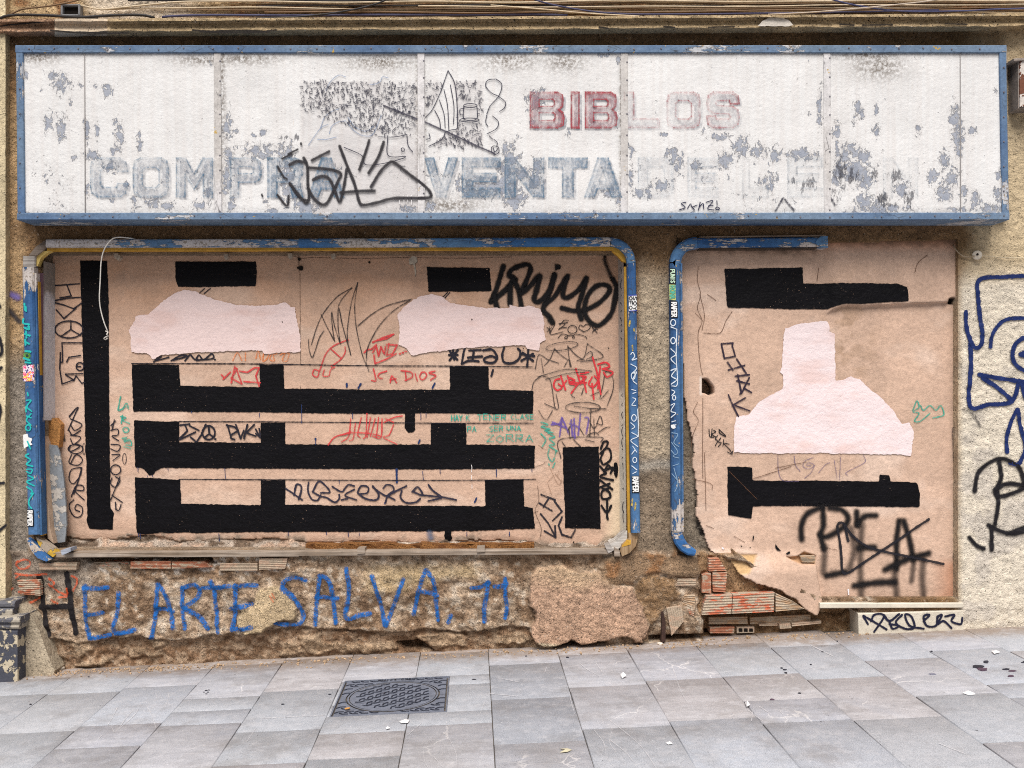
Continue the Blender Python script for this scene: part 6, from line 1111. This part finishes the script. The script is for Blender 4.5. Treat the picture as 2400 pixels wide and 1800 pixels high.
mesh('joint_bed', [(x, y, gz(x) - .010) for x, y in ((-7, -9.6), (8, -9.6), (8, .5), (-7, .5))], [(0, 1, 2, 3)], m_plain('joint_sand', (92, 86, 80), .95, .25, 30), pv)
# dark spots, scratches and paint spilt on the slabs
def gpatch(name, cx, cy, rx, ry, mat, parent, n=11, h=.0012, seed=0, label=None):
    rg2 = np.random.RandomState(seed); V = []
    for i in range(n):
        a = 2 * math.pi * i / n; k = rg2.uniform(.65, 1.15); x, y, z = G(cx + rx * k * math.cos(a), cy + ry * k * math.sin(a)); V.append((x, y, gz(x) + .0018 + h))
    m = n
    V += [(x, y, z - h - .003) for x, y, z in V]
    return mesh(name, V, [tuple(range(m - 1, -1, -1))] + [(i, (i + 1) % m, m + (i + 1) % m, m + i) for i in range(m)], mat, parent, label=label)
gum = m_plain('dark_spot', (44, 44, 54), .8, .2); plum = m_plain('plum_stain', (84, 66, 80), .8, .2)
for k, (u, v, a, b) in enumerate([(483, 1619, 4, 1.3), (487, 1623, 4, 1.4), (478, 1623, 3, 1), (484, 1627, 3, 1.2), (490, 1618, 3, 1), (238, 1575, 4, 1.2), (208, 1587, 3, 1), (72, 1651, 3, 1.4), (1110, 1593, 6, 1.3), (1330, 1541, 5, 1.2), (1233, 1538, 3, .9), (1327, 1530, 3, .8), (773, 1628, 4, 1), (663, 1651, 4, 1), (1928, 1528, 3, 1), (1839, 1570, 5, 1.5), (1832, 1566, 4, 1.2), (1842, 1577, 4, 1.2), (1874, 1625, 4, 1.2), (1900, 1558, 3, 1), (2183, 1527, 3, 1.2), (1962, 1503, 3, .8)]): gpatch('dark_spot', u, v, a, b, gum, pv, 9, .0008, k)
for k, (u, v, a, b, m) in enumerate([(2311, 1552, 7, 3, gum), (2294, 1563, 17, 4, gum), (2301, 1569, 13, 4, plum), (2358, 1569, 9, 2, gum), (2372, 1573, 10, 1.6, plum), (2368, 1585, 8, 2.2, plum), (2412, 1552, 20, 2.5, gum), (1810, 1640, 6, 2, plum), (2186, 1580, 9, 2, m_plain('grey_stain', (122, 122, 136), .8, .2))]): gpatch('paint_splash', u, v, a, b, m, pv, 12, .0010, k + 40, 'dark splash of paint on a slab' if k == 1 else None)
Mscr = m_stroke('marker', (214, 212, 214), .7, .44)
GS = type('GSurf', (), {})()
def gpos(u, v, off=0):
    p_ = np.array([G(a, b) for a, b in zip(np.ravel(u), np.ravel(v))]); o_ = off if np.ndim(off) else np.full(len(p_), off); p_[:, 2] = GZ0 + GK * p_[:, 0] + .002 + o_ * .4; return p_
GS.pos = gpos
ribbon('white_scratch', GS, ps("760,1270 730,1330 700,1380; 850,1300 800,1360 770,1410; 900,1270 870,1320 780,1400; 950,1260 980,1310 1000,1370 1010,1400; 1010,1180 1025,1240; 1095,1180 1080,1245; 1820,1150 1845,1215; 1660,1400 1600,1490; 1700,1340 2100,1320; 720,1390 740,1430; 640,1470 660,1450", L_ := (0, 1200, .3617)) + ps("1030,1080 1150,1105; 960,1180 1130,1195; 1540,980 1590,1020 1670,1065; 1650,980 1690,1040; 1640,1420 1700,1500 1720,1590 1770,1659; 1680,1310 1700,1400; 1720,1340 1800,1400 1850,1440 1920,1500 1980,1570 2030,1650; 1750,1430 1740,1500 1780,1560; 1740,1480 1840,1560 1890,1620; 2150,1020 2180,1110 2212,1190; 680,1360 690,1450 740,1560 750,1640; 430,1450 520,1370; 530,1540 540,1620 560,1659; 600,1590 660,1659; 930,1230 900,1310; 1490,1150 1480,1190 1510,1310; 620,1310 650,1350; 2000,1060 2040,1070; 1330,1010 1320,1040; 1910,1150 1950,1330", (800, 1200, .3617)) + ps("480,1290 560,1340; 1750,560 1900,620; 320,160 350,260 390,335; 720,380 800,440; 750,370 740,440; 780,360 840,400; 890,380 930,430; 1060,30 1180,90", (1440, 1500, .434)), 1.5, Mscr, pv, .001, step=5, jit=.5, label='white scratches and veins across the slabs')
# dust and crumbs at the foot of the wall
bmd = bmesh.new(); rgd = np.random.RandomState(5)
for k in range(620):
    u = rgd.uniform(60, 2040) if k % 6 else rgd.uniform(90, 520); x = (u - 1200) * S; y = -abs(rgd.normal(.02, .05)) - .01 + (.05 if 1660 < u < 2010 else 0); r = rgd.uniform(.003, .009) * (1.7 if rgd.rand() < .07 else 1)
    x *= (D + y) / D; m_ = Matrix.Translation((x, y, gz(x) + r * .4)) @ Matrix.Rotation(rgd.uniform(0, 6), 4, (rgd.rand(), rgd.rand(), 1)) @ Matrix.Diagonal((1, rgd.uniform(.6, 1), rgd.uniform(.4, .8), 1))
    bmesh.ops.create_icosphere(bmd, subdivisions=1, radius=r, matrix=m_)
me = bpy.data.meshes.new('rubble_crumbs'); bmd.to_mesh(me); me.materials.append(m_plain('crumb', (172, 146, 118), .95, .4, 25)); o = bpy.data.objects.new('rubble_crumbs', me); link(o); tag(o, 'small plaster and brick crumbs lying along the foot of the wall', 'rubble', kind='stuff')
def stone(name, u, v, r, col, label, seed):
    b = bmesh.new(); x, y, _ = G(u, v); bmesh.ops.create_icosphere(b, subdivisions=2, radius=r, matrix=Matrix.Translation((x, y, gz(x) + r * .35)) @ Matrix.Diagonal((1.3, .9, .6, 1)))
    rg2 = np.random.RandomState(seed)
    for vv in b.verts: vv.co += Vector(rg2.uniform(-.18, .18, 3) * r)
    m = bpy.data.meshes.new(name); b.to_mesh(m); b.free(); m.materials.append(m_plain('chip_%d' % seed, col, .9, .25, 30)); o = bpy.data.objects.new(name, m); link(o); tag(o, label, 'stone', 'plaster lumps fallen by the wall')
stone('plaster_lump', 110, 1575, .026, (206, 192, 170), 'biggest pale plaster lump lying by the pilaster foot', 1)
stone('plaster_lump', 95, 1582, .015, (196, 172, 140), 'small tan plaster lump to the left of the biggest lump', 2)
stone('plaster_lump', 141, 1570, .022, (190, 178, 162), 'flat grey plaster lump to the right of the biggest lump', 3)
stone('plaster_lump', 1547, 1510, .013, (210, 198, 184), 'small pale crumb below the iron strip', 4)
# litter
def scrap(pts, label, col=(228, 226, 226), name='paper_scrap', cat='paper', h=.006, seed=0):
    rg2 = np.random.RandomState(seed); V = []
    for u, v in pts: x, y, _ = G(u, v); V.append((x, y, gz(x) + .004 + rg2.uniform(0, h)))
    n = len(V); c_ = np.mean(np.array(V), 0); c_[2] += h * 1.2; V.append(tuple(c_)); V += [(x, y, z - .0012) for x, y, z in V]; m = n + 1
    f = [(i, (i + 1) % n, n) for i in range(n)] + [(m + (i + 1) % n, m + i, m + n) for i in range(n)] + [(i, m + i, m + (i + 1) % n, (i + 1) % n) for i in range(n)]
    o = mesh(name, V, f, m_plain('%s_%d_%d' % (name, seed, col[0]), col, .8, .06)); tag(o, label, cat, 'litter on the paving'); return o
scrap([(2256, 1627), (2268, 1622), (2284, 1626), (2286, 1630), (2270, 1631)], 'white pointed paper scrap on the right side of the paving', seed=1)
scrap([(1746, 1652), (1752, 1649), (1758, 1657), (1750, 1661)], 'crumpled white paper bit between two streaky slabs', h=.014, seed=2)
scrap([(936, 1694), (950, 1689), (960, 1690), (956, 1697), (940, 1699)], 'larger white paper scrap just below the manhole cover', seed=3)
scrap([(904, 1710), (912, 1707), (914, 1711), (905, 1713)], 'tiny white paper scrap below the larger one by the manhole', seed=4)
scrap([(1454, 1587), (1462, 1585), (1468, 1589), (1458, 1592)], 'crumpled whitish wrapper bit on the slabs right of centre', h=.015, seed=6)
scrap([(1312, 1757), (1330, 1757), (1340, 1760), (1330, 1765), (1312, 1767), (1328, 1761)], 'pale yellow bent strip near the bottom of the paving', (200, 192, 164), 'yellow_strip', 'tape', .003, 7)
scrap([(2324, 1529), (2336, 1528), (2344, 1532), (2330, 1535)], 'white scrap lying near the dark paint splashes', seed=8)
scrap([(1560, 1743), (1572, 1742), (1576, 1746), (1566, 1747)], 'narrow white scrap on the paving beside a dark granite slab', seed=9)
bt = tube('cigarette_butt', [(lambda q: (q[0], q[1], gz(q[0]) + .008))(G(808, 1665)), (lambda q: (q[0], q[1], gz(q[0]) + .008))(G(820, 1663.5))], .0045, m_plain('filter', (206, 150, 80), .8, .15)); tag(bt, 'orange cigarette butt lying on the manhole cover', 'cigarette butt', 'litter on the paving')

# ------------------------------------------------------------------ manhole cover
MX, MY = (ma + mb) / 2, (my0 + my1) / 2; mx_c = shear(MX, MY)
mhc = thing('manhole_cover', 'square grey iron manhole cover with a chevron tread and a round lid', 'manhole cover', (mx_c, MY, gz(mx_c)))
def m_iron(name, col):
    n = NT(name); c = n.val(rgba(*col), n.rng(n.noise(25, 5, .65), .25, .75, .75, 1.25, False)); c = n.mix(n.ma('MULTIPLY', n.rng(n.noise(9, 4, .6, n.map((1, 3, 1), rot=(0, 0, .6))), .55, .7), .55), c, rgba(60, 62, 74))
    return n.fin(c, .55, n.bump(n.noise(150, 4), .003), .25, spec=.4)
IR, IRD = m_iron('cast_iron', (122, 128, 142)), m_iron('iron_gap', (30, 30, 36))
def mp(a, b, z=0): X_ = shear(a, b); return (X_, b, gz(X_) + z)
hw, hd = (mb - ma) / 2, (my1 - my0) / 2
def gbox(V, F__, a0, a1, b0, b1, z0, z1):
    o_ = len(V); V += [mp(x, y, z) for z in (z0, z1) for x, y in ((a0, b0), (a1, b0), (a1, b1), (a0, b1))]
    F__ += [(o_ + 4, o_ + 5, o_ + 6, o_ + 7)] + [(o_ + k, o_ + (k + 1) % 4, o_ + 4 + (k + 1) % 4, o_ + 4 + k) for k in range(4)]
V, F__ = [], []; gbox(V, F__, ma, mb, my0, my1, -.06, -.012); mesh('gap', V, F__, IRD, mhc)
V, F__ = [], []; e = .010
for a in ((ma + .001, mb - .001, my1 - .007, my1 - .001), (ma + .001, mb - .001, my0 + .001, my0 + .007), (ma + .001, ma + .007, my0 + .007, my1 - .007), (mb - .007, mb - .001, my0 + .007, my1 - .007)): gbox(V, F__, *a, -.03, .0005)
mesh('frame', V, F__, IR, mhc)
RC = .232; N_ = 64
# plate with a round hole, then the lid
V, F__ = [], []; z = -.003; i0 = .016
sq = []
for k in range(N_):
    a = 2 * math.pi * k / N_; c_, s_ = math.cos(a), math.sin(a); m_ = max(abs(c_), abs(s_)); sq.append((MX + (hw - i0) * c_ / m_, MY + (hd - i0) * s_ / m_))
V += [mp(x, y, z) for x, y in sq] + [mp(MX + (RC + .012) * math.cos(2 * math.pi * k / N_), MY + (RC + .012) * math.sin(2 * math.pi * k / N_), z) for k in range(N_)]
V += [mp(x, y, -.03) for x, y in sq]
F__ += [(k, (k + 1) % N_, N_ + (k + 1) % N_, N_ + k) for k in range(N_)] + [(2 * N_ + k, 2 * N_ + (k + 1) % N_, (k + 1) % N_, k) for k in range(N_)]
mesh('plate', V, F__, IR, mhc)
V, F__ = [], []
for r0, r1, zz in ((0, RC - .010, -.003), (RC - .005, RC + .004, -.002)):
    o_ = len(V)
    if r0 == 0: V += [mp(MX + r1 * math.cos(2 * math.pi * k / N_), MY + r1 * math.sin(2 * math.pi * k / N_), zz) for k in range(N_)]; F__ += [tuple(range(o_, o_ + N_))]
    else:
        V += [mp(MX + r * math.cos(2 * math.pi * k / N_), MY + r * math.sin(2 * math.pi * k / N_), zz) for r in (r0, r1) for k in range(N_)]; F__ += [(o_ + k, o_ + (k + 1) % N_, o_ + N_ + (k + 1) % N_, o_ + N_ + k) for k in range(N_)]
lid = mesh('lid', V, F__, IR, mhc, label='round iron lid inside the square cover')
def tread(inside):
    V, F__ = [], []
    def gbar(x0, y0, x1, y1, w_=.0045, h=.004):
        dx, dy = x1 - x0, y1 - y0; l = math.hypot(dx, dy); nx, ny = -dy / l * w_, dx / l * w_; o_ = len(V)
        for zz, s_ in ((-.004, 1), (h - .003, .6)):
            for (x, y) in ((x0 + nx * s_, y0 + ny * s_), (x1 + nx * s_, y1 + ny * s_), (x1 - nx * s_, y1 - ny * s_), (x0 - nx * s_, y0 - ny * s_)): V.append(mp(x, y, zz))
        F__.append((o_ + 7, o_ + 6, o_ + 5, o_ + 4)); F__.extend([(o_ + (k + 1) % 4, o_ + k, o_ + 4 + k, o_ + 4 + (k + 1) % 4) for k in range(4)])
    pit = .050; th = math.radians(38) if inside else 0; ct, st_ = math.cos(th), math.sin(th)
    for i in range(-14, 15):
        for j in range(-9, 10):
            px, py = (i + .5 * (j % 2)) * pit, j * pit * .72; x, y = px * ct - py * st_, px * st_ + py * ct
            r = math.hypot(x, y)
            if inside and r > RC - .035: continue
            if not inside and (r < RC + .024 or abs(x) > hw - .030 or abs(y) > hd - .026): continue
            def tr(a, b): return (MX + x + a * ct - b * st_, MY + y + a * st_ + b * ct)
            s_ = 1 if j % 2 else -1
            gbar(*tr(-.004, 0), *tr(.024, 0)); gbar(*tr(-.006, .002 * s_), *tr(-.020, .017 * s_))
    return V, F__
IRT = m_iron('iron_tread', (48, 52, 64))
mesh('tread', *tread(False), IRT, mhc); mesh('tread', *tread(True), IRT, lid)
V, F__ = [], []
tx = text('EN124-C250', 0, 0, .20, .022)
cs = Surf(0); rib_V, rib_F = [], []
for st in tx:
    for (a, b), (c_, d_) in zip(st[:-1], st[1:]):
        l = math.hypot(c_ - a, d_ - b) + 1e-6; nx, ny = -(d_ - b) / l * .0018, (c_ - a) / l * .0018; o_ = len(rib_V)
        for (x, y) in ((a + nx, b + ny), (c_ + nx, d_ + ny), (c_ - nx, d_ - ny), (a - nx, b - ny)): rib_V.append(mp(MX - .10 + x, my1 - .012 - y, .0012))
        rib_F.append((o_, o_ + 1, o_ + 2, o_ + 3))
mesh('cast_lettering', rib_V, rib_F, IRD, mhc)
